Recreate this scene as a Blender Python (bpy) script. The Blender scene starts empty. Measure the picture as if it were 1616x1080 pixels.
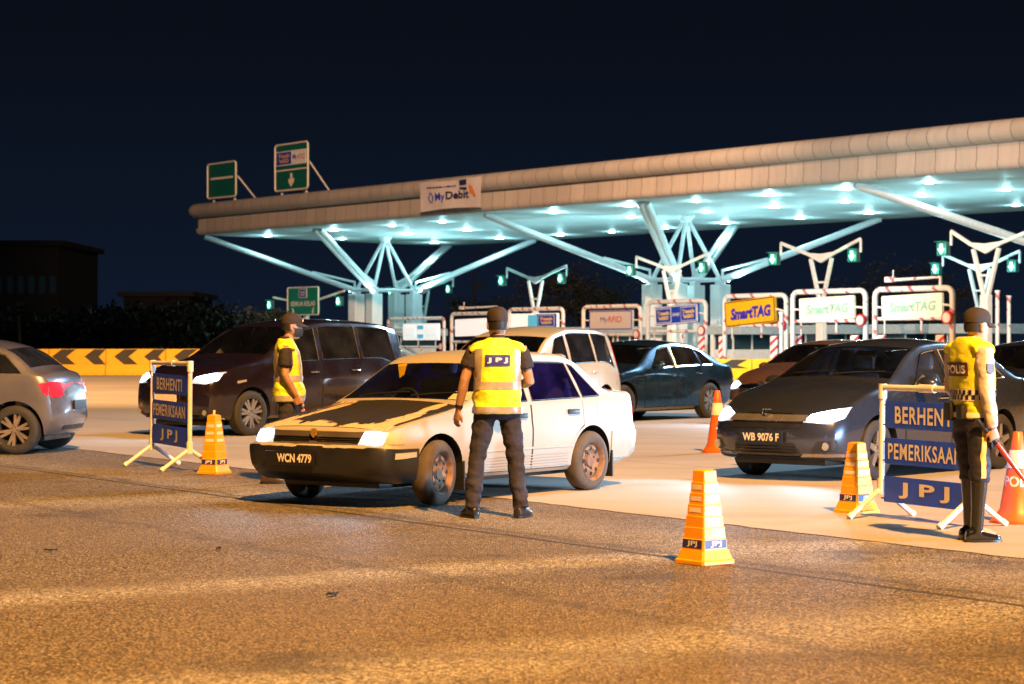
import bpy, bmesh, math, random
from mathutils import Vector, Matrix, noise
from mathutils.bvhtree import BVHTree
R = math.radians
random.seed(7)
sc = bpy.context.scene
COL = sc.collection

# ------------------------------------------------------------------ camera
F, CX, HY, HC = 3400.0, 808.0, 540.0, 1.43       # focal length, centre column and horizon in photo pixels; eye height in metres
cam = bpy.data.cameras.new('camera'); cam_o = bpy.data.objects.new('camera', cam); COL.objects.link(cam_o)
cam_o.location = (0, 0, HC); cam_o.rotation_euler = (R(90), 0, 0)
cam.sensor_width = 36; cam.lens = 36 * F / 1616.0
cam.clip_start = 0.5; cam.clip_end = 3000
cam.dof.use_dof = True; cam.dof.focus_distance = 19.0; cam.dof.aperture_fstop = 4.5
sc.camera = cam_o

# ------------------------------------------------------------------ world: night sky
w = bpy.data.worlds.new('World'); sc.world = w; w.use_nodes = True
nt = w.node_tree; nt.nodes.clear()
wo = nt.nodes.new('ShaderNodeOutputWorld'); bg = nt.nodes.new('ShaderNodeBackground')
tc = nt.nodes.new('ShaderNodeTexCoord'); sp = nt.nodes.new('ShaderNodeSeparateXYZ'); cr = nt.nodes.new('ShaderNodeValToRGB')
nt.links.new(tc.outputs['Generated'], sp.inputs[0]); nt.links.new(sp.outputs['Z'], cr.inputs[0])
e = cr.color_ramp.elements
e[0].position = 0.0; e[0].color = (0.0050, 0.0100, 0.0235, 1)
e[1].position = 0.5; e[1].color = (0.0022, 0.0035, 0.0080, 1)
m1 = e.new(0.06); m1.color = (0.0040, 0.0076, 0.0170, 1)
m2 = e.new(0.14); m2.color = (0.0031, 0.0046, 0.0092, 1)
nt.links.new(cr.outputs[0], bg.inputs[0]); bg.inputs[1].default_value = 1.0
nt.links.new(bg.outputs[0], wo.inputs[0])

sc.view_settings.view_transform = 'Standard'; sc.view_settings.look = 'None'
sc.view_settings.exposure = 0.0; sc.view_settings.gamma = 1.0
try:
    sc.cycles.use_denoising = True
    sc.cycles.max_bounces = 7; sc.cycles.transparent_max_bounces = 12
    sc.cycles.sample_clamp_indirect = 6.0
    sc.cycles.caustics_reflective = False; sc.cycles.caustics_refractive = False
except Exception:
    pass

# ------------------------------------------------------------------ flood lamps of the plaza (their masts stand outside the frame), plus an added cool fill
SODIUM = (1.0, 0.475, 0.115)
COOL = (0.50, 0.74, 1.0)
def aim(o, tgt):
    o.rotation_euler = (Vector(tgt) - o.location).to_track_quat('-Z', 'Y').to_euler()
def spot(name, loc, tgt, power, col, angle=60, blend=0.5, size=0.6, parent=None):
    l = bpy.data.lights.new(name, 'SPOT'); l.energy = power; l.color = col
    l.spot_size = R(angle); l.spot_blend = blend; l.shadow_soft_size = size
    o = bpy.data.objects.new(name, l); COL.objects.link(o); o.location = loc
    aim(o, tgt)
    if parent: o.parent = parent
    return o
spot('flood_lamp_near', (15, -22, 46), (0, 18, 0), 600000, SODIUM, 62, 0.6, 0.7)
spot('flood_lamp_plaza_end', (-2, 62, 30), (2, 150, 18), 300000, (1.0, 0.57, 0.33), 44, 0.6, 0.8)
spot('flood_lamp_plaza', (28, 44, 30), (34, 104, 18), 130000, (1.0, 0.57, 0.33), 56, 0.6, 0.8)
spot('flood_lamp_far', (-42, 44, 30), (-6, 72, 0), 300000, (1.0, 0.53, 0.24), 62, 0.7, 0.8)
spot('flood_lamp_led', (-2, 62, 10), (16, 100, 2), 50000, (0.66, 0.92, 1.0), 40, 0.8, 0.5)
spot('cool_fill_lane', (34, 66, 24), (2, 37, 0), 120000, (0.42, 0.72, 1.0), 37, 0.7, 4.0)  # cool fill added to put blue into the shadows

# headlights of the next car in the queue, just outside the right edge of the frame
for dy in (-0.65, 0.65): spot('queue_headlight', (13.2 + dy * .3, 13.6 + dy, 0.80), (0, 19.0, 0.35), 7200, (0.42, 0.70, 1.0), 70, 0.8, 0.12)

# ------------------------------------------------------------------ placing by the photograph's pixels on the ground
def G(px, py, z=0.0):
    s = (py - HY) / HC
    return Vector(((px - CX) / s, F / s, z))
def PZ(px, py, z):
    Y = F * (z - HC) / (HY - py)
    return Vector(((px - CX) / F * Y, Y, z))
def PY(px, py, Y):
    return Vector(((px - CX) / F * Y, Y, HC + (HY - py) * Y / F))

# ------------------------------------------------------------------ materials
MATS = {}
def mat(name, col, rough=0.5, metal=0.0, coat=0.0, emit=None, es=0.0, var=0.12, scale=6.0, bump=0.0, bscale=40.0, spec=0.5):
    if name in MATS: return MATS[name]
    m = bpy.data.materials.new(name); MATS[name] = m; m.use_nodes = True
    n = m.node_tree; b = n.nodes['Principled BSDF']
    b.inputs['Roughness'].default_value = rough; b.inputs['Metallic'].default_value = metal
    b.inputs['Coat Weight'].default_value = coat; b.inputs['Coat Roughness'].default_value = 0.05
    b.inputs['Specular IOR Level'].default_value = spec
    b.inputs['Base Color'].default_value = (*col, 1)
    t = n.nodes.new('ShaderNodeTexCoord')
    if var > 0:
        nz = n.nodes.new('ShaderNodeTexNoise'); nz.inputs['Scale'].default_value = scale; nz.inputs['Detail'].default_value = 6
        n.links.new(t.outputs['Object'], nz.inputs['Vector'])
        mx = n.nodes.new('ShaderNodeMix'); mx.data_type = 'RGBA'
        mr = n.nodes.new('ShaderNodeMapRange'); mr.inputs[1].default_value = 0.3; mr.inputs[2].default_value = 0.7
        n.links.new(nz.outputs['Fac'], mr.inputs[0]); n.links.new(mr.outputs[0], mx.inputs['Factor'])
        mx.inputs['A'].default_value = (*[c * (1 - var) for c in col], 1); mx.inputs['B'].default_value = (*[min(1, c * (1 + var)) for c in col], 1)
        n.links.new(mx.outputs['Result'], b.inputs['Base Color'])
        r2 = n.nodes.new('ShaderNodeMapRange'); r2.inputs[1].default_value = 0.3; r2.inputs[2].default_value = 0.7
        r2.inputs[3].default_value = max(0.02, rough - 0.08); r2.inputs[4].default_value = min(1, rough + 0.1)
        n.links.new(nz.outputs['Fac'], r2.inputs[0]); n.links.new(r2.outputs[0], b.inputs['Roughness'])
    if bump > 0:
        nb = n.nodes.new('ShaderNodeTexNoise'); nb.inputs['Scale'].default_value = bscale; nb.inputs['Detail'].default_value = 5
        n.links.new(t.outputs['Object'], nb.inputs['Vector'])
        bp = n.nodes.new('ShaderNodeBump'); bp.inputs['Strength'].default_value = bump; bp.inputs['Distance'].default_value = 0.02
        n.links.new(nb.outputs['Fac'], bp.inputs['Height']); n.links.new(bp.outputs[0], b.inputs['Normal'])
    if emit is not None:
        b.inputs['Emission Color'].default_value = (*emit, 1); b.inputs['Emission Strength'].default_value = es
    return m

def glass(name, tint, refl=0.9, film=0.035, fcol=(0.30, 0.33, 0.42)):
    if name in MATS: return MATS[name]
    m = bpy.data.materials.new(name); MATS[name] = m; m.use_nodes = True
    n = m.node_tree; n.nodes.clear()
    o = n.nodes.new('ShaderNodeOutputMaterial'); mx = n.nodes.new('ShaderNodeMixShader')
    tr = n.nodes.new('ShaderNodeBsdfTransparent'); tr.inputs[0].default_value = (*tint, 1)
    gl = n.nodes.new('ShaderNodeBsdfGlossy'); gl.inputs['Roughness'].default_value = 0.02; gl.inputs['Color'].default_value = (refl, refl, refl, 1)
    fr = n.nodes.new('ShaderNodeFresnel'); fr.inputs[0].default_value = 1.5
    n.links.new(fr.outputs[0], mx.inputs[0]); n.links.new(tr.outputs[0], mx.inputs[1]); n.links.new(gl.outputs[0], mx.inputs[2])
    df = n.nodes.new('ShaderNodeBsdfDiffuse'); df.inputs[0].default_value = (*fcol, 1); m2 = n.nodes.new('ShaderNodeMixShader')   # dust and tint film; its bluish cast stands in for cabin light
    t_ = n.nodes.new('ShaderNodeTexCoord'); nz = n.nodes.new('ShaderNodeTexNoise'); nz.inputs['Scale'].default_value = 3.5; nz.inputs['Detail'].default_value = 5
    n.links.new(t_.outputs['Object'], nz.inputs['Vector']); mr = n.nodes.new('ShaderNodeMapRange'); mr.inputs[1].default_value = 0.3; mr.inputs[2].default_value = 0.75; mr.inputs[3].default_value = film * 0.4; mr.inputs[4].default_value = film * 1.7
    n.links.new(nz.outputs['Fac'], mr.inputs[0]); n.links.new(mr.outputs[0], m2.inputs[0]); n.links.new(mx.outputs[0], m2.inputs[1]); n.links.new(df.outputs[0], m2.inputs[2])
    n.links.new(m2.outputs[0], o.inputs[0])
    return m

# node shorthand used by the hand-wired materials below
class NT:
    def __init__(s, m): s.m = m; m.use_nodes = True; s.n = m.node_tree
    def new(s, t, **k):
        x = s.n.nodes.new(t)
        for a, v in k.items(): setattr(x, a, v)
        return x
    def link(s, a, b): s.n.links.new(a, b)
    def math(s, op, a, b=None, c=None):
        x = s.new('ShaderNodeMath', operation=op)
        for i, v in enumerate((a, b, c)):
            if v is None: continue
            if isinstance(v, (int, float)): x.inputs[i].default_value = v
            else: s.link(v, x.inputs[i])
        return x.outputs[0]
    def mix(s, f, a, b):
        x = s.new('ShaderNodeMix', data_type='RGBA')
        for k, v in (('Factor', f), ('A', a), ('B', b)):
            if isinstance(v, tuple): x.inputs[k].default_value = (*v, 1)
            elif isinstance(v, (int, float)): x.inputs[k].default_value = v
            else: s.link(v, x.inputs[k])
        return x.outputs['Result']
    def noise(s, vec, scale, detail=5, rough=0.5):
        x = s.new('ShaderNodeTexNoise'); x.inputs['Scale'].default_value = scale; x.inputs['Detail'].default_value = detail
        x.inputs['Roughness'].default_value = rough
        if vec is not None: s.link(vec, x.inputs['Vector'])
        return x.outputs['Fac']
    def ramp(s, v, a, b, lo=0.0, hi=1.0):
        x = s.new('ShaderNodeMapRange'); x.inputs[1].default_value = a; x.inputs[2].default_value = b
        x.inputs[3].default_value = lo; x.inputs[4].default_value = hi
        s.link(v, x.inputs[0]); return x.outputs[0]

# ------------------------------------------------------------------ object helpers
def setp(o, label=None, cat=None, group=None, kind=None):
    for k, v in (('label', label), ('category', cat), ('group', group), ('kind', kind)):
        if v: o[k] = v
    return o
def thing(name, label, cat, loc=(0, 0, 0), rz=0.0, group=None):
    o = bpy.data.objects.new(name, None); COL.objects.link(o); o.location = loc; o.rotation_euler = (0, 0, rz)
    o.empty_display_size = 0.2
    return setp(o, label, cat, group)
def finish(bm, smooth=True, angle=38, recalc=True):
    if recalc: bmesh.ops.recalc_face_normals(bm, faces=bm.faces[:])
    for f in bm.faces: f.smooth = smooth
    if smooth:
        a = R(angle)
        for ed in bm.edges:
            if len(ed.link_faces) == 2 and ed.calc_face_angle(0) > a: ed.smooth = False
def obj(name, bm, mats, parent=None, smooth=True, angle=38, recalc=True, label=None):
    finish(bm, smooth, angle, recalc)
    me = bpy.data.meshes.new(name); bm.to_mesh(me); bm.free()
    for m in (mats if isinstance(mats, (list, tuple)) else [mats]): me.materials.append(m)
    o = bpy.data.objects.new(name, me); COL.objects.link(o)
    if parent: o.parent = parent
    if label: o['label'] = label
    return o
def structure(name, bm, m, **k):
    o = obj(name, bm, m, **k); o['kind'] = 'structure'; return o
def copy_tree(o, parent=None):
    c = o.copy(); COL.objects.link(c); c.parent = parent
    for ch in list(o.children): copy_tree(ch, c)
    return c

def box(bm, c, s, rot=None, bevel=0.0, mi=0):
    r = bmesh.ops.create_cube(bm, size=1.0); vs = r['verts']
    M = Matrix.Translation(Vector(c)) @ (rot.to_4x4() if rot is not None else Matrix()) @ Matrix.Diagonal((*s, 1))
    bmesh.ops.transform(bm, matrix=M, verts=vs)
    fs = list({f for v in vs for f in v.link_faces})
    for f in fs: f.material_index = mi
    if bevel > 0:
        es = list({ed for v in vs for ed in v.link_edges})
        bmesh.ops.bevel(bm, geom=es, offset=bevel, segments=2, profile=0.6, affect='EDGES')
def ringloft(bm, rings, cap0=True, cap1=True, mi=0, closed=True):
    vr = [[bm.verts.new(p) for p in r] for r in rings]
    n = len(vr[0])
    for a, b in zip(vr[:-1], vr[1:]):
        for i in range(n if closed else n - 1):
            j = (i + 1) % n
            f = bm.faces.new((a[i], a[j], b[j], b[i])); f.material_index = mi
    if cap0: bm.faces.new(list(reversed(vr[0]))).material_index = mi
    if cap1: bm.faces.new(vr[-1]).material_index = mi
    return vr
def frames(pts):
    pts = [Vector(p) for p in pts]; out = []
    t0 = (pts[1] - pts[0]).normalized()
    up = Vector((0, 0, 1)) if abs(t0.z) < 0.9 else Vector((0, 1, 0))
    a = t0.cross(up).normalized()
    for i, p in enumerate(pts):
        if i == 0: t = pts[1] - pts[0]
        elif i == len(pts) - 1: t = pts[-1] - pts[-2]
        else: t = (pts[i + 1] - p).normalized() + (p - pts[i - 1]).normalized()
        t.normalize(); a = (a - t * a.dot(t)).normalized(); b = t.cross(a)
        out.append((p, a.copy(), b))
    return out
def tube(bm, pts, rad, n=10, mi=0, cap=True):
    if isinstance(rad, (int, float)): rad = [rad] * len(pts)
    rings = []
    for (p, a, b), r in zip(frames(pts), rad):
        ra, rb = r if isinstance(r, tuple) else (r, r)
        rings.append([p + a * (ra * math.cos(2 * math.pi * i / n)) + b * (rb * math.sin(2 * math.pi * i / n)) for i in range(n)])
    ringloft(bm, rings, cap, cap, mi)
def bar(bm, p0, p1, wd, hg, mi=0):            # rectangular bar between two points
    p0, p1 = Vector(p0), Vector(p1); (p, a, b), _ = frames([p0, p1])
    rings = [[q + a * (sx * wd / 2) + b * (sy * hg / 2) for sx, sy in ((-1, -1), (1, -1), (1, 1), (-1, 1))] for q in (p0, p1)]
    ringloft(bm, rings, True, True, mi)
def lathe(bm, prof, n=32, axis='Z', c=(0, 0, 0), mi=0, closed_prof=False, caps=True):
    c = Vector(c); rings = []
    for i in range(n):
        t = 2 * math.pi * i / n; r_ = []
        for r, h in prof:
            x, y = r * math.cos(t), r * math.sin(t)
            r_.append(c + (Vector((x, y, h)) if axis == 'Z' else Vector((x, h, y))))
        rings.append([bm.verts.new(p) for p in r_])
    m_ = len(prof)
    for i in range(n):
        a, b = rings[i], rings[(i + 1) % n]
        for k in range(m_ if closed_prof else m_ - 1):
            k2 = (k + 1) % m_
            bm.faces.new((a[k], b[k], b[k2], a[k2])).material_index = mi
    if not closed_prof and caps:
        for k in (0, m_ - 1):
            if prof[k][0] > 1e-4: bm.faces.new([r_[k] for r_ in rings]).material_index = mi
    bmesh.ops.remove_doubles(bm, verts=bm.verts[:], dist=1e-5)
def prism(bm, poly, depth, mat4, mi=0):       # 2-D outline in local xy extruded by depth along local z, then placed by mat4
    a = [bm.verts.new(mat4 @ Vector((x, y, 0))) for x, y in poly]; b = [bm.verts.new(mat4 @ Vector((x, y, depth))) for x, y in poly]
    n = len(poly)
    bm.faces.new(list(reversed(a))).material_index = mi; bm.faces.new(b).material_index = mi
    for i in range(n): bm.faces.new((a[i], a[(i + 1) % n], b[(i + 1) % n], b[i])).material_index = mi
def basis(o, x, y):
    x = Vector(x).normalized(); y = Vector(y); y = (y - x * y.dot(x)).normalized(); z = x.cross(y)
    M = Matrix((x, y, z)).transposed().to_4x4(); M.translation = Vector(o); return M
def roundrect(w_, h_, r=0.05, n=4):
    out = []
    for cx_, cy_, a0 in ((w_ / 2 - r, h_ / 2 - r, 0), (-w_ / 2 + r, h_ / 2 - r, 90), (-w_ / 2 + r, -h_ / 2 + r, 180), (w_ / 2 - r, -h_ / 2 + r, 270)):
        for i in range(n + 1):
            t = R(a0 + 90 * i / n); out.append((cx_ + r * math.cos(t), cy_ + r * math.sin(t)))
    return out
def evaluated(o):
    dg = bpy.context.evaluated_depsgraph_get(); dg.update()
    return bpy.data.meshes.new_from_object(o.evaluated_get(dg))
def text_mesh(s, h, bold=0.0, width=None, shear=0.0, space=1.0, extrude=0.0):
    cu = bpy.data.curves.new('lettering', 'FONT'); cu.body = s; cu.size = 1.0; cu.align_x = 'CENTER'; cu.align_y = 'CENTER'
    cu.offset = bold; cu.shear = shear; cu.space_character = space; cu.resolution_u = 3
    o = bpy.data.objects.new('lettering', cu); COL.objects.link(o)
    me = evaluated(o); bpy.data.objects.remove(o); bpy.data.curves.remove(cu)
    xs = [v.co.x for v in me.vertices]; ys = [v.co.y for v in me.vertices]
    cxx, cyy = (min(xs) + max(xs)) / 2, (min(ys) + max(ys)) / 2
    ky = h / (max(ys) - min(ys)); kx = ky if width is None else width / (max(xs) - min(xs))
    for v in me.vertices: v.co = Vector(((v.co.x - cxx) * kx, (v.co.y - cyy) * ky, 0))
    return me
def text(s, h, m, parent, M, name='lettering', project=None, **k):   # flat lettering, or pressed on to a surface by project()
    me = text_mesh(s, h, **k); me.transform(M)
    if project:
        bm = bmesh.new(); bm.from_mesh(me); bmesh.ops.triangulate(bm, faces=bm.faces[:])
        for v in bm.verts: v.co = project(v.co)
        bm.to_mesh(me); bm.free()
    me.materials.append(m)
    o = bpy.data.objects.new(name, me); COL.objects.link(o)
    if parent: o.parent = parent
    return o
def remeshed(bm, voxel, smooth=2, fac=0.5):
    me = bpy.data.meshes.new('tmp'); bmesh.ops.recalc_face_normals(bm, faces=bm.faces[:]); bm.to_mesh(me); bm.free()
    o = bpy.data.objects.new('tmp', me); COL.objects.link(o)
    md = o.modifiers.new('r', 'REMESH'); md.mode = 'VOXEL'; md.voxel_size = voxel; md.use_smooth_shade = True
    if smooth:
        s_ = o.modifiers.new('s', 'SMOOTH'); s_.iterations = smooth; s_.factor = fac
    out = evaluated(o); bpy.data.objects.remove(o); bpy.data.meshes.remove(me)
    b2 = bmesh.new(); b2.from_mesh(out); bpy.data.meshes.remove(out); return b2
# ------------------------------------------------------------------ ground
def ground_mat(name, concrete):
    m = bpy.data.materials.new(name); t = NT(m); b = t.n.nodes['Principled BSDF']
    co = t.new('ShaderNodeTexCoord').outputs['Object']
    sx = t.new('ShaderNodeSeparateXYZ'); t.link(co, sx.inputs[0]); x, y = sx.outputs[0], sx.outputs[1]
    big = t.noise(co, 0.16, 4); mid = t.noise(co, 1.3, 6, 0.65); fine = t.noise(co, 26, 4, 0.7)
    def streak(p0, p1, wid, wob):      # signed distance to a line on the ground
        dx, dy = p1[0] - p0[0], p1[1] - p0[1]; L = math.hypot(dx, dy); nx, ny = -dy / L, dx / L
        d = t.math('ADD', t.math('MULTIPLY', x, nx), t.math('MULTIPLY', y, ny))
        d = t.math('SUBTRACT', d, p0[0] * nx + p0[1] * ny)
        d = t.math('ADD', d, t.math('MULTIPLY', t.math('SUBTRACT', mid, 0.5), wob))
        return t.math('ABSOLUTE', d)
    if concrete:
        base = t.mix(t.ramp(big, 0.35, 0.65), (0.31, 0.285, 0.255), (0.41, 0.38, 0.345))
        base = t.mix(t.math('MULTIPLY', t.ramp(mid, 0.42, 0.75), 0.45), base, (0.25, 0.215, 0.18))
        # tyre tracks run with the lanes
        mp = t.new('ShaderNodeMapping'); mp.inputs['Rotation'].default_value = (0, 0, R(-37)); mp.inputs['Scale'].default_value = (0.05, 0.9, 1)
        t.link(co, mp.inputs[0]); tr = t.noise(mp.outputs[0], 1.0, 3)
        base = t.mix(t.math('MULTIPLY', t.ramp(tr, 0.5, 0.7), 0.4), base, (0.20, 0.175, 0.15))
        for k in range(7):
            d = streak((-6.57 + 4.6 * k * .80, 30 + 4.6 * k * .60), (3.38 + 4.6 * k * .80, 14.2 + 4.6 * k * .60), 0, 0.01)
            base = t.mix(t.ramp(d, 0.008, 0.022, 0.75, 0.0), base, (0.06, 0.05, 0.045))
        spk = t.ramp(fine, 0.35, 0.7)
        base = t.mix(t.math('MULTIPLY', spk, 0.25), base, (0.50, 0.47, 0.43))
        t.link(base, b.inputs['Base Color']); b.inputs['Roughness'].default_value = 0.72
        bp = t.new('ShaderNodeBump'); bp.inputs['Strength'].default_value = 0.35; bp.inputs['Distance'].default_value = 0.01
        t.link(t.noise(co, 60, 5, 0.7), bp.inputs['Height']); t.link(bp.outputs[0], b.inputs['Normal'])
    else:
        vo = t.new('ShaderNodeTexVoronoi'); vo.inputs['Scale'].default_value = 58; t.link(co, vo.inputs['Vector'])
        cell = t.new('ShaderNodeSeparateColor'); t.link(vo.outputs['Color'], cell.inputs[0])
        stone = t.mix(cell.outputs[0], (0.085, 0.066, 0.040), (0.54, 0.465, 0.355))
        stone = t.mix(t.ramp(vo.outputs['Distance'], 0.30, 0.62), stone, (0.040, 0.031, 0.022))
        base = t.mix(t.math('MULTIPLY', t.ramp(big, 0.36, 0.66), 0.35), stone, (0.20, 0.145, 0.080))
        base = t.mix(t.math('MULTIPLY', t.ramp(mid, 0.5, 0.8), 0.35), base, (0.14, 0.11, 0.085))
        # worn paint bands that cross the asphalt
        for p0, p1, wd, wob, amt in (((-2.85, 12.0), (2.35, 15.3), 0.30, 0.45, 0.60), ((1.0, 10.4), (2.9, 11.7), 0.45, 0.8, 0.5),
                                     ((-5.2, 18.6), (-2.1, 20.2), 0.55, 0.7, 0.5), ((-6.0, 25.6), (0.5, 16.6), 0.5, 0.9, 0.35)):
            d = streak(p0, p1, 0, wob); f = t.math('MULTIPLY', t.ramp(d, wd * 0.4, wd * 1.5, 1, 0), t.math('MULTIPLY', t.ramp(t.noise(co, 30, 4, 0.7), 0.42, 0.56), t.ramp(cell.outputs[1], 0.25, 0.6)))
            base = t.mix(t.math('MULTIPLY', f, amt), base, (0.70, 0.72, 0.74))
        # the paver's joints: one clear dark seam, two fainter cracked ones
        for p0, p1, wd, wob, amt in (((-5.95, 25.0), (2.78, 11.7), 0.030, 0.08, 0.95), ((-3.0, 17.0), (1.9, 9.4), 0.07, 0.6, 0.30),
                                     ((-2.2, 19.6), (3.9, 10.4), 0.05, 0.5, 0.45)):
            d = streak(p0, p1, 0, wob); f = t.ramp(d, wd * 0.5, wd * 1.6, 1, 0)
            base = t.mix(t.math('MULTIPLY', f, amt), base, (0.024, 0.019, 0.015))
        mp = t.new('ShaderNodeMapping'); mp.inputs['Rotation'].default_value = (0, 0, R(-31)); mp.inputs['Scale'].default_value = (0.10, 1.5, 1); t.link(co, mp.inputs[0])
        base = t.mix(t.math('MULTIPLY', t.ramp(t.noise(mp.outputs[0], 1.0, 4, 0.6), 0.50, 0.72), 0.45), base, (0.075, 0.060, 0.046))      # tyre tracks
        vo2 = t.new('ShaderNodeTexVoronoi'); vo2.inputs['Scale'].default_value = 0.55; wv = t.new('ShaderNodeVectorMath', operation='ADD'); t.link(co, wv.inputs[0])
        nv = t.new('ShaderNodeTexNoise'); nv.inputs['Scale'].default_value = 3.0; t.link(co, nv.inputs['Vector']); t.link(nv.outputs['Color'], wv.inputs[1]); t.link(wv.outputs[0], vo2.inputs['Vector'])
        base = t.mix(t.ramp(vo2.outputs['Distance'], 0.10, 0.24, 0.55, 0.0), base, (0.045, 0.036, 0.030))                                  # oil drips
        sp_ = t.noise(co, 5.0, 3); base = t.mix(t.ramp(sp_, 0.70, 0.78, 0, 0.5), base, (0.04, 0.032, 0.026))
        t.link(base, b.inputs['Base Color']); b.inputs['Roughness'].default_value = 0.62
        bp = t.new('ShaderNodeBump'); bp.inputs['Strength'].default_value = 1.0; bp.inputs['Distance'].default_value = 0.012
        hgt = t.math('ADD', t.math('SUBTRACT', 1.0, vo.outputs['Distance']), t.math('MULTIPLY', fine, 0.5))
        t.link(hgt, bp.inputs['Height']); t.link(bp.outputs[0], b.inputs['Normal'])
    return m
def sheet(name, pts, z, m):
    bm = bmesh.new(); bm.faces.new([bm.verts.new((x, y, z)) for x, y in pts])
    return structure(name, bm, m, smooth=False)
_d = Vector((0.533, -0.846)); _e = Vector((-6.57, 30.0))
A_ = _e - _d * 200; B_ = _e + _d * 120
sheet('ground', [(-1500, -300), (1500, -300), (1500, 2500), (-1500, 2500)], -0.012, mat('ground_dark', (0.03, 0.028, 0.022), 0.9))
rq = random.Random(11); _n = Vector((0.846, 0.533))
edge = []
for i in range(321):                                               # the slab edge is chipped and a little uneven
    k = -200 + i
    for j in range(5 if -14 < k < 36 else 1): edge.append(_e + _d * (k + j / 5) + _n * rq.uniform(-.035, .035))
sheet('asphalt_road', [(A_.x + 1, A_.y), (B_.x + 1, B_.y), (B_.x - 110, B_.y - 60), (A_.x - 110, A_.y - 60)], -0.004, ground_mat('asphalt', False))
sheet('concrete_apron', [(p.x, p.y) for p in edge] + [(B_.x + _n.x * 260, B_.y + _n.y * 260), (A_.x + _n.x * 260, A_.y + _n.y * 260)], 0.0, ground_mat('concrete', True))

# ------------------------------------------------------------------ shared materials
M_WHITE = mat('white_paint', (0.78, 0.79, 0.78), 0.45)
M_STEEL = mat('white_steel', (0.80, 0.82, 0.83), 0.35, var=0.08)
M_CHROME = mat('chrome', (0.75, 0.75, 0.76), 0.12, 1.0, var=0.0)
M_ALLOY = mat('alloy', (0.55, 0.55, 0.57), 0.28, 0.9, var=0.1)
M_RUST = mat('rusty_steel_rim', (0.20, 0.115, 0.07), 0.7, 0.1, var=0.35, scale=18)
M_RUBBER = mat('tyre_rubber', (0.028, 0.026, 0.025), 0.75, var=0.25, scale=14)
M_DUSTY = mat('dusty_tyre_rubber', (0.075, 0.058, 0.045), 0.85, var=0.3, scale=9)
M_BLACK = mat('black_trim', (0.014, 0.014, 0.015), 0.42)
M_GLOSSB = mat('gloss_black', (0.010, 0.010, 0.012), 0.12, coat=0.5, var=0)
M_INT = mat('cabin_trim', (0.07, 0.072, 0.085), 0.8)
M_SEAT = mat('seat_cloth', (0.20, 0.20, 0.22), 0.9)
M_BLUE = mat('sign_blue', (0.014, 0.055, 0.48), 0.4, var=0.1)
M_NAVY = mat('badge_navy', (0.035, 0.03, 0.20), 0.5, var=0.15)
M_CREAM = mat('lettering_cream', (0.80, 0.72, 0.62), 0.5, var=0.06)
M_WLET = mat('lettering_white', (0.82, 0.82, 0.80), 0.5, var=0.04)
M_GREEN = mat('sign_green', (0.006, 0.12, 0.10), 0.4, var=0.12)
M_YEL = mat('sign_yellow', (0.80, 0.42, 0.01), 0.4, var=0.06)
M_RED = mat('hazard_red', (0.55, 0.03, 0.04), 0.45, var=0.1)
M_LAMP = bpy.data.materials.new('lit_lamp')                       # bright bowl, dimmer towards the rim of the lens
t = NT(M_LAMP); b = t.n.nodes['Principled BSDF']; b.inputs['Base Color'].default_value = (.5, .55, .6, 1); b.inputs['Roughness'].default_value = 0.08; b.inputs['Coat Weight'].default_value = 1.0
vd = t.new('ShaderNodeVectorMath', operation='DISTANCE'); vd.inputs[1].default_value = (.5, .5, .5); t.link(t.new('ShaderNodeTexCoord').outputs['Generated'], vd.inputs[0])
fq = t.ramp(vd.outputs['Value'], 0.22, 0.62, 1.0, 0.0); fq = t.math('POWER', fq, 1.6)
t.link(t.mix(fq, (0.42, 0.62, 1.0), (0.90, 0.96, 1.0)), b.inputs['Emission Color']); t.link(t.math('ADD', t.math('MULTIPLY', fq, 34.0), 0.55), b.inputs['Emission Strength'])
M_GLAMP = mat('lit_green_signal', (0.5, 1, 0.8), 0.3, emit=(0.30, 1.0, 0.72), es=7, var=0)
M_DOWN = mat('lit_downlight', (0.9, 1, 1), 0.3, emit=(0.68, 0.97, 1.0), es=22, var=0)
M_TAIL = mat('tail_lamp_red', (0.42, 0.012, 0.02), 0.15, coat=0.6, var=0)
M_TAILON = mat('lit_tail_lamp', (0.5, 0.012, 0.02), 0.2, emit=(1.0, 0.02, 0.05), es=0.7, var=0)
M_LENS = mat('clear_lamp_lens', (0.55, 0.56, 0.58), 0.08, 0.4, coat=1.0, var=0)
M_AMBER = mat('amber_lens', (0.50, 0.36, 0.20), 0.2, coat=0.5, var=0.1)
M_PLATE = mat('number_plate_black', (0.012, 0.012, 0.013), 0.35, var=0)

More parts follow.
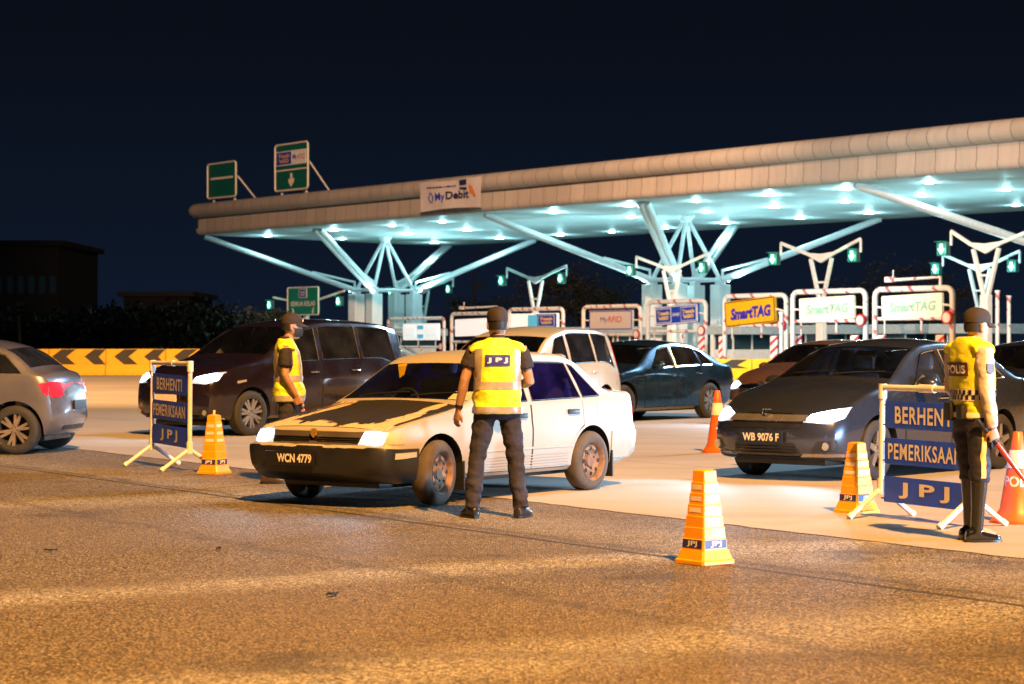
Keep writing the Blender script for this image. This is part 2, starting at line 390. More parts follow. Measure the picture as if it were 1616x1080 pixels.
# ------------------------------------------------------------------ toll plaza canopy
U = Vector((0.6036, -0.7974, 0)); V = Vector((0.7974, 0.6036, 0)); P0 = Vector((-23.5, 162.0, 0)); RZ = math.atan2(U.y, U.x)
HB = 9.5; LEN = 100.0
def cl(pt):                                   # world point -> canopy-local (along, depth, height)
    d = Vector(pt) - P0; return Vector((d.dot(U), d.dot(V), d.z))
def cw(t, v, z=0.0): return P0 + U * t + V * v + Vector((0, 0, z))
def t_at(px, v):                              # where a sight line through column px meets the line at depth v
    k = (px - CX) / F; a = P0 + V * v
    return (k * a.y - a.x) / (U.x - k * U.y)
def panel_mat(name, col, rough=0.3, pitch=1.28):
    m = bpy.data.materials.new(name); t = NT(m); b = t.n.nodes['Principled BSDF']
    co = t.new('ShaderNodeTexCoord').outputs['Object']; s = t.new('ShaderNodeSeparateXYZ'); t.link(co, s.inputs[0])
    k = t.math('DIVIDE', t.math('ADD', s.outputs[0], 100.0), pitch)
    fr = t.math('FRACT', k); d = t.math('MINIMUM', fr, t.math('SUBTRACT', 1.0, fr))
    wn = t.new('ShaderNodeTexWhiteNoise', noise_dimensions='1D'); t.link(t.math('FLOOR', k), wn.inputs['W'])
    c = t.mix(wn.outputs['Value'], tuple(v * 0.88 for v in col), tuple(v * 1.06 for v in col))
    st = t.new('ShaderNodeMapping'); st.inputs['Scale'].default_value = (1.6, 1.6, 0.25); t.link(co, st.inputs[0])
    c = t.mix(t.ramp(t.noise(st.outputs[0], 2.2, 5), 0.45, 0.8, 0, 0.35), c, tuple(v * 0.55 for v in col))
    c = t.mix(t.ramp(d, 0.014, 0.026, 0.85, 0.0), c, tuple(v * 0.25 for v in col))
    t.link(c, b.inputs['Base Color']); b.inputs['Roughness'].default_value = rough
    return m
can = thing('toll_canopy', 'long white panelled toll plaza roof on square columns with slanting white struts', 'canopy', P0, RZ)
M_TUBE = panel_mat('canopy_cladding_round', (0.44, 0.41, 0.38), 0.33)
M_FASC = panel_mat('canopy_cladding_flat', (0.47, 0.43, 0.395), 0.45)
bm = bmesh.new()                              # bull-nose roof edge with a rounded end
yc, zc, rr = -0.12, 11.28, 0.53
rings = []
for x, k in ((-1.0, 0.02), (-0.97, 0.3), (-0.88, 0.56), (-0.72, 0.80), (-0.5, 0.95), (-0.2, 1.0), (30, 1), (60, 1), (LEN, 1)):
    rings.append([(x, yc + rr * k * math.cos(a), zc + rr * k * math.sin(a)) for a in [2 * math.pi * i / 40 for i in range(40)]])
ringloft(bm, rings); obj('roof_edge_tube', bm, M_TUBE, can)
bm = bmesh.new(); box(bm, (LEN / 2 - 0.1, 0.10, 10.36), (LEN + 0.2, 0.20, 0.80)); obj('fascia', bm, M_FASC, can, smooth=False)
bm = bmesh.new()                              # rounded cove under the fascia
sec = [(-0.06, 9.955)] + [(0.24 - 0.30 * math.cos(a), 9.82 - 0.32 * math.sin(a)) for a in [R(i * 15) for i in range(7)]] + [(0.6, 9.5), (0.6, 9.955)]
ringloft(bm, [[(x, y, z) for y, z in sec] for x in (-0.35, 30, 60, LEN)]); obj('cove', bm, M_FASC, can)
M_SOFF = bpy.data.materials.new('soffit_panel'); t = NT(M_SOFF); b = t.n.nodes['Principled BSDF']
co = t.new('ShaderNodeTexCoord').outputs['Object']; s = t.new('ShaderNodeSeparateXYZ'); t.link(co, s.inputs[0])
c = t.mix(t.ramp(t.noise(co, 0.35, 5), 0.35, 0.7), (0.40, 0.46, 0.46), (0.50, 0.55, 0.55))
for ax, pit in ((0, 2.56), (1, 2.4)):
    fr = t.math('FRACT', t.math('DIVIDE', t.math('ADD', s.outputs[ax], 100.0), pit)); d = t.math('MINIMUM', fr, t.math('SUBTRACT', 1.0, fr))
    c = t.mix(t.ramp(d, 0.004, 0.012, 0.35, 0.0), c, (0.16, 0.2, 0.2))
t.link(c, b.inputs['Base Color']); b.inputs['Roughness'].default_value = 0.55
bm = bmesh.new()
sof = [(-0.3, 0.55), (LEN, 0.55), (LEN, 26), (-4.9, 26)]
prism(bm, sof, 0.10, Matrix.Translation((0, 0, 9.503))); obj('soffit', bm, M_SOFF, can, smooth=False)
bm = bmesh.new(); prism(bm, [(-0.25, 0.25), (LEN, 0.25), (LEN, 25.9), (-4.8, 25.9)], 1.1, Matrix.Translation((0, 0, 9.62)))
obj('roof_deck', bm, M_FASC, can, smooth=False)
# recessed downlights where the photo shows them, each with its own light
LIGHTS = [(423, 372), (526.5, 363), (540, 377), (619, 356), (642, 369), (686, 383), (698, 350), (737, 363), (788.6, 376), (884, 370.6), (874, 335),
          (965.6, 366), (992.8, 324), (995.5, 343), (1048.6, 359.7), (1099, 317.5), (1114, 334.4), (1144.4, 352), (1213.7, 307.6), (1222, 326.5),
          (1262, 344), (1334, 298), (1334, 318.4), (1371, 336), (1466.6, 288), (1456, 309), (1483.6, 332), (1587.5, 299.8), (1603.6, 324)]
BRIGHT = {0, 4, 5, 8, 9, 10, 12, 14, 17, 18, 19, 20, 21, 23, 1, 7}
lp = []
for px, py in LIGHTS:
    p = cl(PZ(px, py, HB)); lp.append((min(p.x, LEN - 2), max(1.4, min(p.y, 25.2))))
for t_ in (72, 78, 84, 90, 96):
    for v_ in (4, 12, 20):
        if not any(abs(t_ - a) < 4 and abs(v_ - b_) < 4 for a, b_ in lp): lp.append((t_, v_))
for i, (a, b_) in enumerate(lp):
    bm = bmesh.new(); br = i in BRIGHT
    lathe(bm, [(0.001, 9.452), (0.28 if br else 0.20, 9.452), (0.31 if br else 0.22, 9.47), (0.31 if br else 0.22, 9.499)], 20, c=(a, b_, 0)); obj('downlight', bm, M_DOWN, can)
    l = bpy.data.lights.new('downlight_glow', 'POINT'); l.energy = 300 if br else 130; l.color = (0.44, 0.90, 1.0); l.shadow_soft_size = 0.10
    o = bpy.data.objects.new('downlight_glow', l); COL.objects.link(o); o.parent = can; o.location = (a, b_, 9.10)
# columns, struts and ties: three clusters
CL1, CL2, CL3 = t_at(608, 13), t_at(1083, 13), t_at(1083, 13) + 34.6
TIPS = {0: [(-2.0 - CL1, 1.6), (12.5 - CL1, 2.6), (-3.6 - CL1, 25.4), (8.2 - CL1, 25.4)],
        1: [(-6.2, 1.6), (9.1, 1.6), (-6.3, 23.0), (5.4, 25.0)], 2: [(-8.5, 1.2), (8, 2), (-6.5, 24), (5.4, 25)]}
M_COL = panel_mat('column_cladding', (0.80, 0.82, 0.82), 0.4, 50)
for ci, tc_ in enumerate((CL1, CL2, CL3)):
    a, b_ = 2.43, 3.67; zt = 5.3; ap = Vector((tc_, 13, 9.50)); tops = []
    for sx_, sy_ in ((-1, -1), (1, -1), (-1, 1), (1, 1)):
        c = Vector((tc_ + sx_ * a / 2, 13 + sy_ * b_ / 2, 0)); tops.append(c + Vector((0, 0, zt)))
        bm = bmesh.new(); box(bm, (c.x, c.y, zt / 2 - 0.1), (0.93, 0.93, zt - 0.2), bevel=0.04)
        for zz in (1.2, 2.5, 3.8, 4.9): box(bm, (c.x, c.y, zz), (0.945, 0.945, 0.03))
        obj('column', bm, M_COL, can, smooth=False)
        bm = bmesh.new(); box(bm, (c.x, c.y, zt - 0.06), (0.5, 0.5, 0.28), bevel=0.03); box(bm, (c.x, c.y, zt + 0.16), (0.16, 0.7, 0.3))
        obj('column_head', bm, M_STEEL, can, smooth=False)
    for k, tp in enumerate(tops):                                            # lamps added on the column heads to brighten the soffit evenly
        bm = bmesh.new(); lathe(bm, [(0.001, 0), (0.13, 0), (0.16, 0.16), (0.12, 0.165), (0.001, 0.16)], 14, c=(tp.x + (0.32 if k % 2 else -0.32), tp.y + (0.32 if k > 1 else -0.32), zt)); obj('added_uplight', bm, M_DOWN, can)
        l = bpy.data.lights.new('added_uplight_beam', 'SPOT'); l.energy = 1500; l.color = (0.46, 0.92, 1.0); l.spot_size = R(165); l.spot_blend = 0.6; l.shadow_soft_size = 0.25
        o = bpy.data.objects.new('added_uplight_beam', l); COL.objects.link(o); o.parent = can; o.location = (tp.x + (0.75 if k % 2 else -0.75), tp.y + (0.75 if k > 1 else -0.75), zt + 0.35); o.rotation_euler = (R(180), 0, 0)
    for tp in tops:
        bm = bmesh.new(); tube(bm, [tp + Vector((0, 0, 0.1)), ap + (tp - ap) * 0.06], 0.13, 12); obj('strut', bm, M_STEEL, can)
    bm = bmesh.new(); lathe(bm, [(0.001, 9.05), (0.25, 9.05), (0.55, 9.46), (0.55, 9.502)], 18, c=(ap.x, ap.y, 0)); obj('strut_cap', bm, M_STEEL, can)
    for (dt, v_), k in zip(TIPS[ci], (0, 1, 2, 3)):
        tp = tops[k] + Vector((0, 0, 0.05)); q = Vector((tc_ + dt, v_, 9.46))
        bm = bmesh.new(); d = (q - tp).normalized(); sd = d.cross(Vector((0, 0, 1))).normalized(); up = sd.cross(d)
        for o_ in (-0.2, 0.2): tube(bm, [tp + sd * o_, q + sd * o_], 0.20, 12)       # each beam is a pair of pipes with a web between
        ringloft(bm, [[p_ + sd * x_ + up * y_ for x_, y_ in ((-0.2, -0.06), (0.2, -0.06), (0.2, 0.06), (-0.2, 0.06))] for p_ in (tp, q)])
        obj('beam', bm, M_STEEL, can)
        m_ = tp.lerp(q, 0.30); h_ = tp + Vector((0, 0, 0.62)) + d * 0.15
        bm = bmesh.new(); tube(bm, [h_ - Vector((0, 0, 0.6)), h_, m_ + up * 0.2], 0.10, 10); obj('tie', bm, M_STEEL, can)
    bm = bmesh.new()
    for i_, j_ in ((0, 1), (1, 3), (3, 2), (2, 0)): tube(bm, [tops[i_] + Vector((0, 0, 0.1)), tops[j_] + Vector((0, 0, 0.1))], 0.12, 10)
    obj('ring_beam', bm, M_STEEL, can)

# ------------------------------------------------------------------ signs standing on the roof edge
XU = Vector((1, 0, 0)); ZU = Vector((0, 0, 1))
def roof_sign(px, w_, h_, label, full):
    t_ = t_at(px, -0.1); r = thing('roof_sign', label, 'sign', cw(t_, -0.1, 11.80), RZ, 'green signs on the canopy roof')
    b0 = 0.25
    bm = bmesh.new(); prism(bm, roundrect(w_, h_, 0.25), 0.10, basis((0, 0.05, b0 + h_ / 2), XU, ZU)); obj('sign_panel', bm, M_GREEN, r, smooth=False)
    bm = bmesh.new(); rr_ = roundrect(w_ - 0.1, h_ - 0.1, 0.22); tube(bm, [(x, -0.06, b0 + h_ / 2 + y) for x, y in rr_ + rr_[:2]], 0.07, 6); obj('border', bm, M_CREAM, r)
    for sx_ in (-1, 1):
        bm = bmesh.new(); bar(bm, (sx_ * w_ * 0.36, 0.16, -0.1), (sx_ * w_ * 0.36, 0.16, b0 + h_ * 0.9), 0.12, 0.12); obj('post', bm, M_STEEL, r, smooth=False)
        bm = bmesh.new(); bar(bm, (sx_ * w_ * 0.36, 0.22, b0 + h_ * 0.66), (sx_ * w_ * 0.36, 3.1, -1.05), 0.09, 0.09); obj('brace', bm, M_STEEL, r, smooth=False)
    if not full:
        bm = bmesh.new(); box(bm, (0, -0.07, b0 + h_ * 0.56), (w_ * 0.76, 0.03, 0.16)); obj('white_bar', bm, M_CREAM, r, smooth=False)
    else:
        bm = bmesh.new(); box(bm, (0, -0.07, b0 + h_ * 0.44), (w_ * 0.95, 0.03, 0.10)); obj('white_bar', bm, M_CREAM, r, smooth=False)
        zc_ = b0 + h_ * 0.69
        bm = bmesh.new(); box(bm, (0, -0.075, zc_), (w_ * 0.88, 0.04, h_ * 0.30)); pl = obj('logo_plate', bm, M_WHITE, r, smooth=False)
        bm = bmesh.new(); box(bm, (-w_ * 0.21, -0.10, zc_), (w_ * 0.43, 0.02, h_ * 0.26)); obj('blue_field', bm, M_BLUE, pl, smooth=False)
        text("Touch\n'nGO", h_ * 0.19, M_YEL, pl, basis((-w_ * 0.21, -0.115, zc_), XU, ZU), bold=0.05, width=w_ * 0.34)
        text('My', h_ * 0.12, M_BLUE, pl, basis((w_ * 0.12, -0.115, zc_), XU, ZU), bold=0.03, width=w_ * 0.13)
        text('RFID', h_ * 0.11, M_RED, pl, basis((w_ * 0.31, -0.115, zc_), XU, ZU), bold=0.0, width=w_ * 0.22, shear=0.2)
        bm = bmesh.new(); k = h_ * 0.11; prism(bm, [(-0.3 * k, 1.5 * k), (0.3 * k, 1.5 * k), (0.3 * k, 0.2 * k), (0.95 * k, 0.55 * k), (0.95 * k, -0.1 * k), (0, -1.1 * k), (-0.95 * k, -0.1 * k), (-0.95 * k, 0.55 * k), (-0.3 * k, 0.2 * k)][::-1], 0.03, basis((0, -0.07, b0 + h_ * 0.2), XU, ZU)); obj('arrow', bm, M_CREAM, r, smooth=False)
    return r
roof_sign(351, 4.3, 2.65, 'plain green roof sign with one white bar, over the canopy end', False)
roof_sign(461, 4.5, 3.35, 'green roof sign with a logo plate and white down arrow', True)

# ------------------------------------------------------------------ banner on the fascia
ban = thing('banner', 'white cloth banner reading MyDebit tied across the canopy fascia', 'banner', cw(t_at(710, -0.75), -0.75, 0), RZ)
bw, bh = 6.6, 2.05
def ban_pt(x, y):                              # x across, y up; the sheet sags and ripples
    u_ = x / bw + 0.5
    top = 11.62 - 0.10 * math.sin(u_ * math.pi); bot = 9.70 + 0.10 * math.sin(u_ * math.pi)
    sk = 0.25 * (0.5 - (y / bh + 0.5)) * (1 if x < 0 else -0.2)
    z = bot + (top - bot) * (y / bh + 0.5)
    return Vector((x + sk * 0.6, 0.03 * math.sin(x * 1.6 + y * 1.1) + 0.006 * math.sin(x * 7 + 1 - y * 3), z))
bm = bmesh.new(); nx, ny = 40, 14
gr = [[bm.verts.new(ban_pt(-bw / 2 + bw * i / nx, -bh / 2 + bh * j / ny)) for j in range(ny + 1)] for i in range(nx + 1)]
for i in range(nx):
    for j in range(ny): bm.faces.new((gr[i][j], gr[i + 1][j], gr[i + 1][j + 1], gr[i][j + 1]))
ex = bmesh.ops.extrude_face_region(bm, geom=bm.faces[:]); bmesh.ops.translate(bm, vec=(0, 0.012, 0), verts=[v for v in ex['geom'] if isinstance(v, bmesh.types.BMVert)])
obj('sheet', bm, mat('banner_cloth', (0.56, 0.52, 0.53), 0.8, var=0.08), ban)
def bpj(off): return lambda co: ban_pt(co.x, co.z) + Vector((0, -off, 0))
FL = basis((0, 0, 0), XU, ZU)
M_INK = mat('dark_blue_ink', (0.015, 0.02, 0.09), 0.6, var=0); M_ORG = mat('orange_ink', (0.65, 0.22, 0.03), 0.6, var=0.1)
text('My', 0.74, M_BLUE, ban, basis((-1.02, 0, -0.17), XU, ZU), project=bpj(0.05), bold=0.02, width=1.05)
text('Debit', 0.60, M_INK, ban, basis((0.85, 0, -0.06), XU, ZU), project=bpj(0.05), bold=0.03, width=2.45)
def ban_shape(name, polys, m):
    bm = bmesh.new()
    for poly in polys: bm.faces.new([bm.verts.new(bpj(0.05)(Vector((x, 0, y)))) for x, y in poly])
    obj(name, bm, m, ban, smooth=False, recalc=False)
ban_shape('emblem', [[(-2.35, -.12), (-2.12, .28), (-2.05, .22), (-2.22, -.12), (-2.05, -.46), (-2.12, -.52)], [(-1.72, -.12), (-1.95, -.52), (-2.02, -.46), (-1.85, -.12), (-2.02, .22), (-1.95, .28)]], M_BLUE)
rq = random.Random(3); xq = -2.4; sq = []
while xq < 0.7:
    wq = rq.uniform(.12, .42); sq.append([(xq, .56), (xq + wq, .56), (xq + wq, .66), (xq, .66)]); xq += wq + .08
ban_shape('small_print', sq, M_INK)
ban_shape('card_picture', [[(1.0, .98), (1.05, .60), (1.85, .60), (1.82, .98)], [(1.0, .48), (1.1, .30), (1.85, .22), (1.85, .42)]], M_INK)
ban_shape('orange_patch', [[(2.05, .62), (2.5, .40), (2.85, -.2), (2.75, -.35), (2.15, .1)]], M_ORG)

# ------------------------------------------------------------------ lane signal masts
def signal_head(parent, p, lit=True):
    bm = bmesh.new(); box(bm, (p.x, p.y, p.z), (0.62, 0.30, 0.66), bevel=0.04)
    box(bm, (p.x, p.y - 0.2, p.z + 0.34), (0.62, 0.25, 0.03)); sg = obj('signal', bm, mat('signal_housing', (0.02, 0.09, 0.08), 0.5), parent, smooth=False)
    bm = bmesh.new(); k = 0.22
    prism(bm, [(-0.32 * k, 1.0 * k), (0.32 * k, 1.0 * k), (0.32 * k, 0.0), (0.85 * k, 0.0), (0, -1.1 * k), (-0.85 * k, 0.0), (-0.32 * k, 0.0)][::-1], 0.02, basis((p.x, p.y - 0.16, p.z), XU, ZU)); obj('lit_arrow', bm, M_GLAMP, sg, smooth=False)
    l = bpy.data.lights.new('signal_glow', 'POINT'); l.energy = 40; l.color = (0.2, 1, 0.65); l.shadow_soft_size = 0.1
    o = bpy.data.objects.new('signal_glow', l); COL.objects.link(o); o.parent = parent; o.location = p + Vector((0, -0.5, -0.05))
def mast(px, py, z_, lpx, rpx, label, legs=True):
    base = PZ(px, py, z_); base.z = 0
    r = thing('signal_mast', label, 'signal mast', base, RZ, 'lane signal masts along the toll plaza')
    sc_ = F / base.y * (U.x - base.x / base.y * U.y)
    hl, hr = (px - lpx) / sc_, (rpx - px) / sc_
    bm = bmesh.new(); box(bm, (0, 0, (z_ - 2.0) / 2), (0.45, 0.36, z_ - 2.0), bevel=0.03); obj('post', bm, M_STEEL, r, smooth=False)
    for s_ in (-1, 1):
        bm = bmesh.new(); bar(bm, (s_ * 0.12, 0, z_ - 2.05), (s_ * 0.75, 0, z_ + 0.12), 0.16, 0.16); obj('leg', bm, M_STEEL, r, smooth=False)
    bm = bmesh.new(); bar(bm, (-0.42, 0, z_ - 1.1), (0.42, 0, z_ - 1.1), 0.10, 0.10); obj('cross_tie', bm, M_STEEL, r, smooth=False)
    bm = bmesh.new()
    prism(bm, [(-0.95, 0.30), (0, -0.10), (0.95, 0.30), (0.95, 0.44), (0, 0.36), (-0.95, 0.44)], 0.14, basis((0, 0.07, z_), XU, ZU))
    for s_, h_ in ((-1, hl), (1, hr)): bar(bm, (s_ * 0.9, 0, z_ + 0.36), (s_ * h_, 0, z_ + 1.02), 0.13, 0.15)
    obj('arm', bm, M_STEEL, r, smooth=False)
    for s_, h_ in ((-1, hl), (1, hr)):
        bm = bmesh.new(); bar(bm, (s_ * h_, 0, z_ + 1.0), (s_ * h_, 0, z_ + 0.35), 0.09, 0.09); obj('hanger', bm, M_STEEL, r, smooth=False)
        signal_head(r, Vector((s_ * h_ - 0.42 * s_ * (1 if s_ > 0 else -1), -0.05, z_ + 0.2)))
    return r
mast(668, 462, 5.4, 622, 714, 'white forked signal mast right of the green all classes sign')
mast(845, 446, 5.4, 799, 893, 'white forked signal mast above the pale van roof')
mast(1060, 430, 5.6, 1003, 1117, 'white forked signal mast in front of the middle column cluster')
mast(1296, 412, 5.6, 1231, 1357, 'white forked signal mast behind the first pale lane board')
mast(1546, 428, 5.4, 1487, 1608, 'farther bluish forked signal mast beyond the traffic policeman cap')
mast(1556, 397, 5.6, 1500, 1640, 'white forked signal mast behind the traffic policeman')
# the mast with the green sign
g0 = PZ(479, 470, 4.6); g0.z = 0
r = thing('lane_sign_mast', 'green sign reading SEMUA KELAS between two green lane signals', 'sign', g0, RZ)
k_ = F / g0.y; kw = k_ * (U.x - g0.x / g0.y * U.y)
sw, sh = 49 / kw, 44 / k_; zc_ = HC + (540 - 475.5) / k_
bm = bmesh.new(); box(bm, (0, 0.25, zc_ / 2), (0.35, 0.3, zc_), bevel=0.03); obj('post', bm, M_STEEL, r, smooth=False)
bm = bmesh.new(); bar(bm, (0, 0.2, zc_ - 0.2), (-(479 - 426) / kw, 0.2, zc_ + 0.35), 0.13, 0.13); bar(bm, (0, 0.2, zc_ - 0.2), ((538 - 479) / kw, 0.2, zc_ + 0.65), 0.13, 0.13); obj('arm', bm, M_STEEL, r, smooth=False)
bm = bmesh.new(); prism(bm, roundrect(sw, sh, 0.1), 0.08, basis((0, 0.04, zc_), XU, ZU)); pn = obj('sign_panel', bm, mat('sign_green_lightened', (0.008, 0.25, 0.20), 0.4), r, smooth=False)  # lighter copy of the sign green, its lit look put into the colour
bm = bmesh.new(); rr_ = roundrect(sw - 0.04, sh - 0.04, 0.1); tube(bm, [(x, -0.06, zc_ + y) for x, y in rr_ + rr_[:2]], 0.045, 6); obj('border', bm, M_WLET, pn)
bm = bmesh.new(); box(bm, (0, -0.065, zc_ + sh * 0.28), (sw * 0.26, 0.03, sh * 0.32)); obj('logo_plate', bm, M_WLET, pn, smooth=False)
bm = bmesh.new(); box(bm, (0, -0.085, zc_ + sh * 0.28), (sw * 0.22, 0.02, sh * 0.27)); obj('logo_field', bm, M_BLUE, pn, smooth=False)
text("Touch\n'nGO", sh * 0.17, M_CREAM, pn, basis((0, -0.10, zc_ + sh * 0.28), XU, ZU), bold=0.05, width=sw * 0.18)
text('SEMUA KELAS', sh * 0.18, M_WLET, pn, basis((0, -0.06, zc_ - sh * 0.09), XU, ZU), bold=0.03, width=sw * 0.78)
bm = bmesh.new()
for s_ in (-1, 1): prism(bm, [(-.06, .25), (.06, .25), (.06, 0), (.17, 0), (0, -.22), (-.17, 0), (-.06, 0)][::-1], 0.02, basis((s_ * sw * 0.32, -0.045, zc_ - sh * 0.36), (1, 0, -0.3 * s_), ZU))
obj('arrows', bm, M_WLET, pn, smooth=False)
for px_, zz in ((424, 0.0), (533, 0.12)): signal_head(r, Vector(((px_ - 479) / kw, 0.1, zc_ - 0.2 + zz)))

# ------------------------------------------------------------------ height gates with lane boards
def pole_mat():
    m = bpy.data.materials.new('hazard_striped_pole'); t = NT(m); b = t.n.nodes['Principled BSDF']
    co = t.new('ShaderNodeTexCoord').outputs['Object']; s = t.new('ShaderNodeSeparateXYZ'); t.link(co, s.inputs[0])
    q = t.math('FRACT', t.math('MULTIPLY', t.math('ADD', t.math('ADD', s.outputs[0], s.outputs[2]), 50.0), 1.7))
    msk = t.math('MULTIPLY', t.math('GREATER_THAN', q, 0.68), t.math('GREATER_THAN', t.noise(co, 1.1, 2), 0.54))
    c = t.mix(msk, (0.74, 0.76, 0.78), (0.50, 0.16, 0.17)); t.link(c, b.inputs['Base Color']); b.inputs['Roughness'].default_value = 0.45
    return m
M_POLE = pole_mat()
M_PALE = mat('glare_pale_board', (0.8, 0.78, 0.6), 0.4, emit=(1.0, 0.97, 0.62), es=0.30, var=0.05)  # emission put in for the glare of a retroreflective board
M_PALEW = mat('glare_white_board', (0.8, 0.82, 0.85), 0.4, emit=(0.86, 0.95, 1.0), es=0.55, var=0.05)  # no lamp behind it: reflected glare given as emission
M_MINT = mat('pale_mint_lettering', (0.25, 0.50, 0.42), 0.5, emit=(0.70, 1.0, 0.82), es=0.12, var=0)  # faint emission keeps the lettering within the board's painted glare
M_CYAN = mat('cyan_field', (0.10, 0.55, 0.85), 0.4, emit=(0.1, 0.6, 1.0), es=0.25, var=0)  # emission stands in for reflected glare
M_PINKW = mat('pale_board', (0.60, 0.58, 0.62), 0.4, var=0.04)
def gate(x0, x1, ytop, board, Y, roll, label, kind, arm=0):
    px = (x0 + x1) / 2; base = PY(px, 540, Y); base.z = 0
    r = thing('height_gate', label, 'lane gate', base, RZ, 'striped height gates with lane boards before the toll booths')
    k = F / Y; kw = k * (U.x - base.x / Y * U.y)
    W_ = (x1 - x0) / kw; H_ = HC + (HY - ytop) / k; lo = H_ - 47 / k * (1.0 if x0 > 1000 else 0.95)
    bm = bmesh.new(); rc = 0.28
    pts = [(-W_ / 2, 0, 0), (-W_ / 2, 0, H_ - rc)] + [(-W_ / 2 + rc - rc * math.cos(R(a)), 0, H_ - rc + rc * math.sin(R(a))) for a in (30, 60, 90)] + \
          [(W_ / 2 - rc + rc * math.sin(R(a)), 0, H_ - rc + rc * math.cos(R(a))) for a in (0, 30, 60, 90)] + [(W_ / 2, 0, 0)]
    tube(bm, pts, 0.115, 10); obj('frame', bm, M_POLE, r)
    bm = bmesh.new(); tube(bm, [(-W_ / 2 + 0.2, -0.05, lo), (W_ / 2 - 0.25, -0.05, lo)], 0.075, 8); tube(bm, [(-W_ / 2 + 0.55, -0.05, lo), (-W_ / 2 + 0.55, -0.05, lo - 0.6)], 0.035, 6); tube(bm, [(W_ * 0.12, -0.05, lo), (W_ * 0.12, -0.05, lo - 0.55)], 0.05, 6); obj('hanging_bar', bm, M_POLE, r)
    bm = bmesh.new(); lathe(bm, [(0.001, -0.03), (0.26, -0.03), (0.26, 0.02), (0.001, 0.02)], 18, 'Y', (W_ / 2 - 0.1, -0.2, lo + 0.02)); rs = obj('round_sign', bm, M_RED, r)
    bm = bmesh.new(); lathe(bm, [(0.001, -0.05), (0.19, -0.05), (0.19, -0.035), (0.001, -0.035)], 18, 'Y', (W_ / 2 - 0.1, -0.2, lo + 0.02)); obj('sign_face', bm, M_WHITE, rs)
    bx0, bx1, by0, by1 = board
    bw_, bh_ = (bx1 - bx0) / kw, (by1 - by0) / k; bc = Vector((((bx0 + bx1) / 2 - px) / kw, -0.06, HC + (HY - (by0 + by1) / 2) / k))
    xa = Vector((math.cos(roll), 0, math.sin(roll))); ya = Vector((-math.sin(roll), 0, math.cos(roll)))
    bm = bmesh.new(); prism(bm, roundrect(bw_, bh_, 0.06), 0.12, basis(bc + Vector((0, 0.06, 0)), xa, ya))
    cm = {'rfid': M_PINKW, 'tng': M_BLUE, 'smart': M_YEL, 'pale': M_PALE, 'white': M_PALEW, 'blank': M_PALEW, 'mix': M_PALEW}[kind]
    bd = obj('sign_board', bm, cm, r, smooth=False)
    def at(x, y, d=0.075): return basis(bc + xa * (x * bw_) + ya * (y * bh_) + Vector((0, -d, 0)), xa, ya)
    def rect(x, y, w2, h2, m, d=0.07, name='panel', rad=0.03):
        bm = bmesh.new(); prism(bm, roundrect(w2 * bw_, h2 * bh_, rad), 0.012, at(x, y, d)); return obj(name, bm, m, bd, smooth=False)
    def border(m, ins=0.05):
        bm = bmesh.new(); q = roundrect(bw_ - ins * 2, bh_ - ins * 2, 0.06); Mx = at(0, 0, 0.065)
        tube(bm, [Mx @ Vector((x, y, 0)) for x, y in q + q[:2]], 0.028, 6); obj('border', bm, m, bd)
    def tng(x, w2):
        rect(x, 0, w2, 0.74, M_WLET, 0.075, 'logo_plate'); rect(x, 0, w2 * 0.94, 0.68, M_BLUE, 0.09, 'logo_field')
        text("Touch\n'nGO", bh_ * 0.46, mat('logo_gold', (0.85, 0.60, 0.12), 0.4), bd, at(x, 0, 0.105), bold=0.05, width=w2 * bw_ * 0.78)
    if kind == 'rfid':
        border(M_BLUE); text('My', bh_ * 0.32, M_BLUE, bd, at(-0.15, 0.0), bold=0.0, width=bw_ * 0.16); text('RFID', bh_ * 0.30, M_RED, bd, at(0.10, 0.04), shear=0.25, width=bw_ * 0.32)
    elif kind == 'tng':
        border(M_WLET); tng(-0.29, 0.36); tng(0.29, 0.36); text('SAHAJA', bh_ * 0.22, M_WLET, bd, at(0, 0), bold=0.02, width=bw_ * 0.17)
    elif kind == 'smart':
        border(mat('dark_border', (0.16, 0.08, 0.01), 0.5)); text('SmartTAG', bh_ * 0.46, mat('indigo_lettering', (0.03, 0.02, 0.35), 0.5), bd, at(0.02, -0.02), bold=0.055, width=bw_ * 0.80, shear=0.15)
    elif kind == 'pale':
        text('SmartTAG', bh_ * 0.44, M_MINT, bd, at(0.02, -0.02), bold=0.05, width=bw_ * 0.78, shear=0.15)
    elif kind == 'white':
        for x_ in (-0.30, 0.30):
            rect(x_, 0.02, 0.30, 0.55, mat('mint_field', (0.4, 0.75, 0.75), 0.5, emit=(0.6, 0.95, 0.95), es=0.5, var=0), 0.075); rect(x_, 0.06, 0.26, 0.5, M_PALEW, 0.09)  # field emission is part of the board's painted glare
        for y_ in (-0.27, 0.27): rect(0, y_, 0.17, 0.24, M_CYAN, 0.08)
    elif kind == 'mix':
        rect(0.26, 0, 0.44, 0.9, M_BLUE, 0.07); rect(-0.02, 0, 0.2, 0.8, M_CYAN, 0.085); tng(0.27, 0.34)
    if arm:                                                            # striped camera arm above the frame
        bm = bmesh.new(); tube(bm, [(0.35 * W_ * arm, 0, H_), (0.35 * W_ * arm, 0, H_ + 0.42), (-0.25 * W_ * arm, 0, H_ + 0.36)], 0.07, 8); box(bm, (-0.30 * W_ * arm, 0, H_ + 0.38), (0.45, 0.2, 0.22), bevel=0.03); tube(bm, [(-0.26 * W_ * arm, 0, H_ + .4), (-0.26 * W_ * arm, 0, H_ + .75)], 0.03, 6); obj('camera_arm', bm, M_POLE, r)
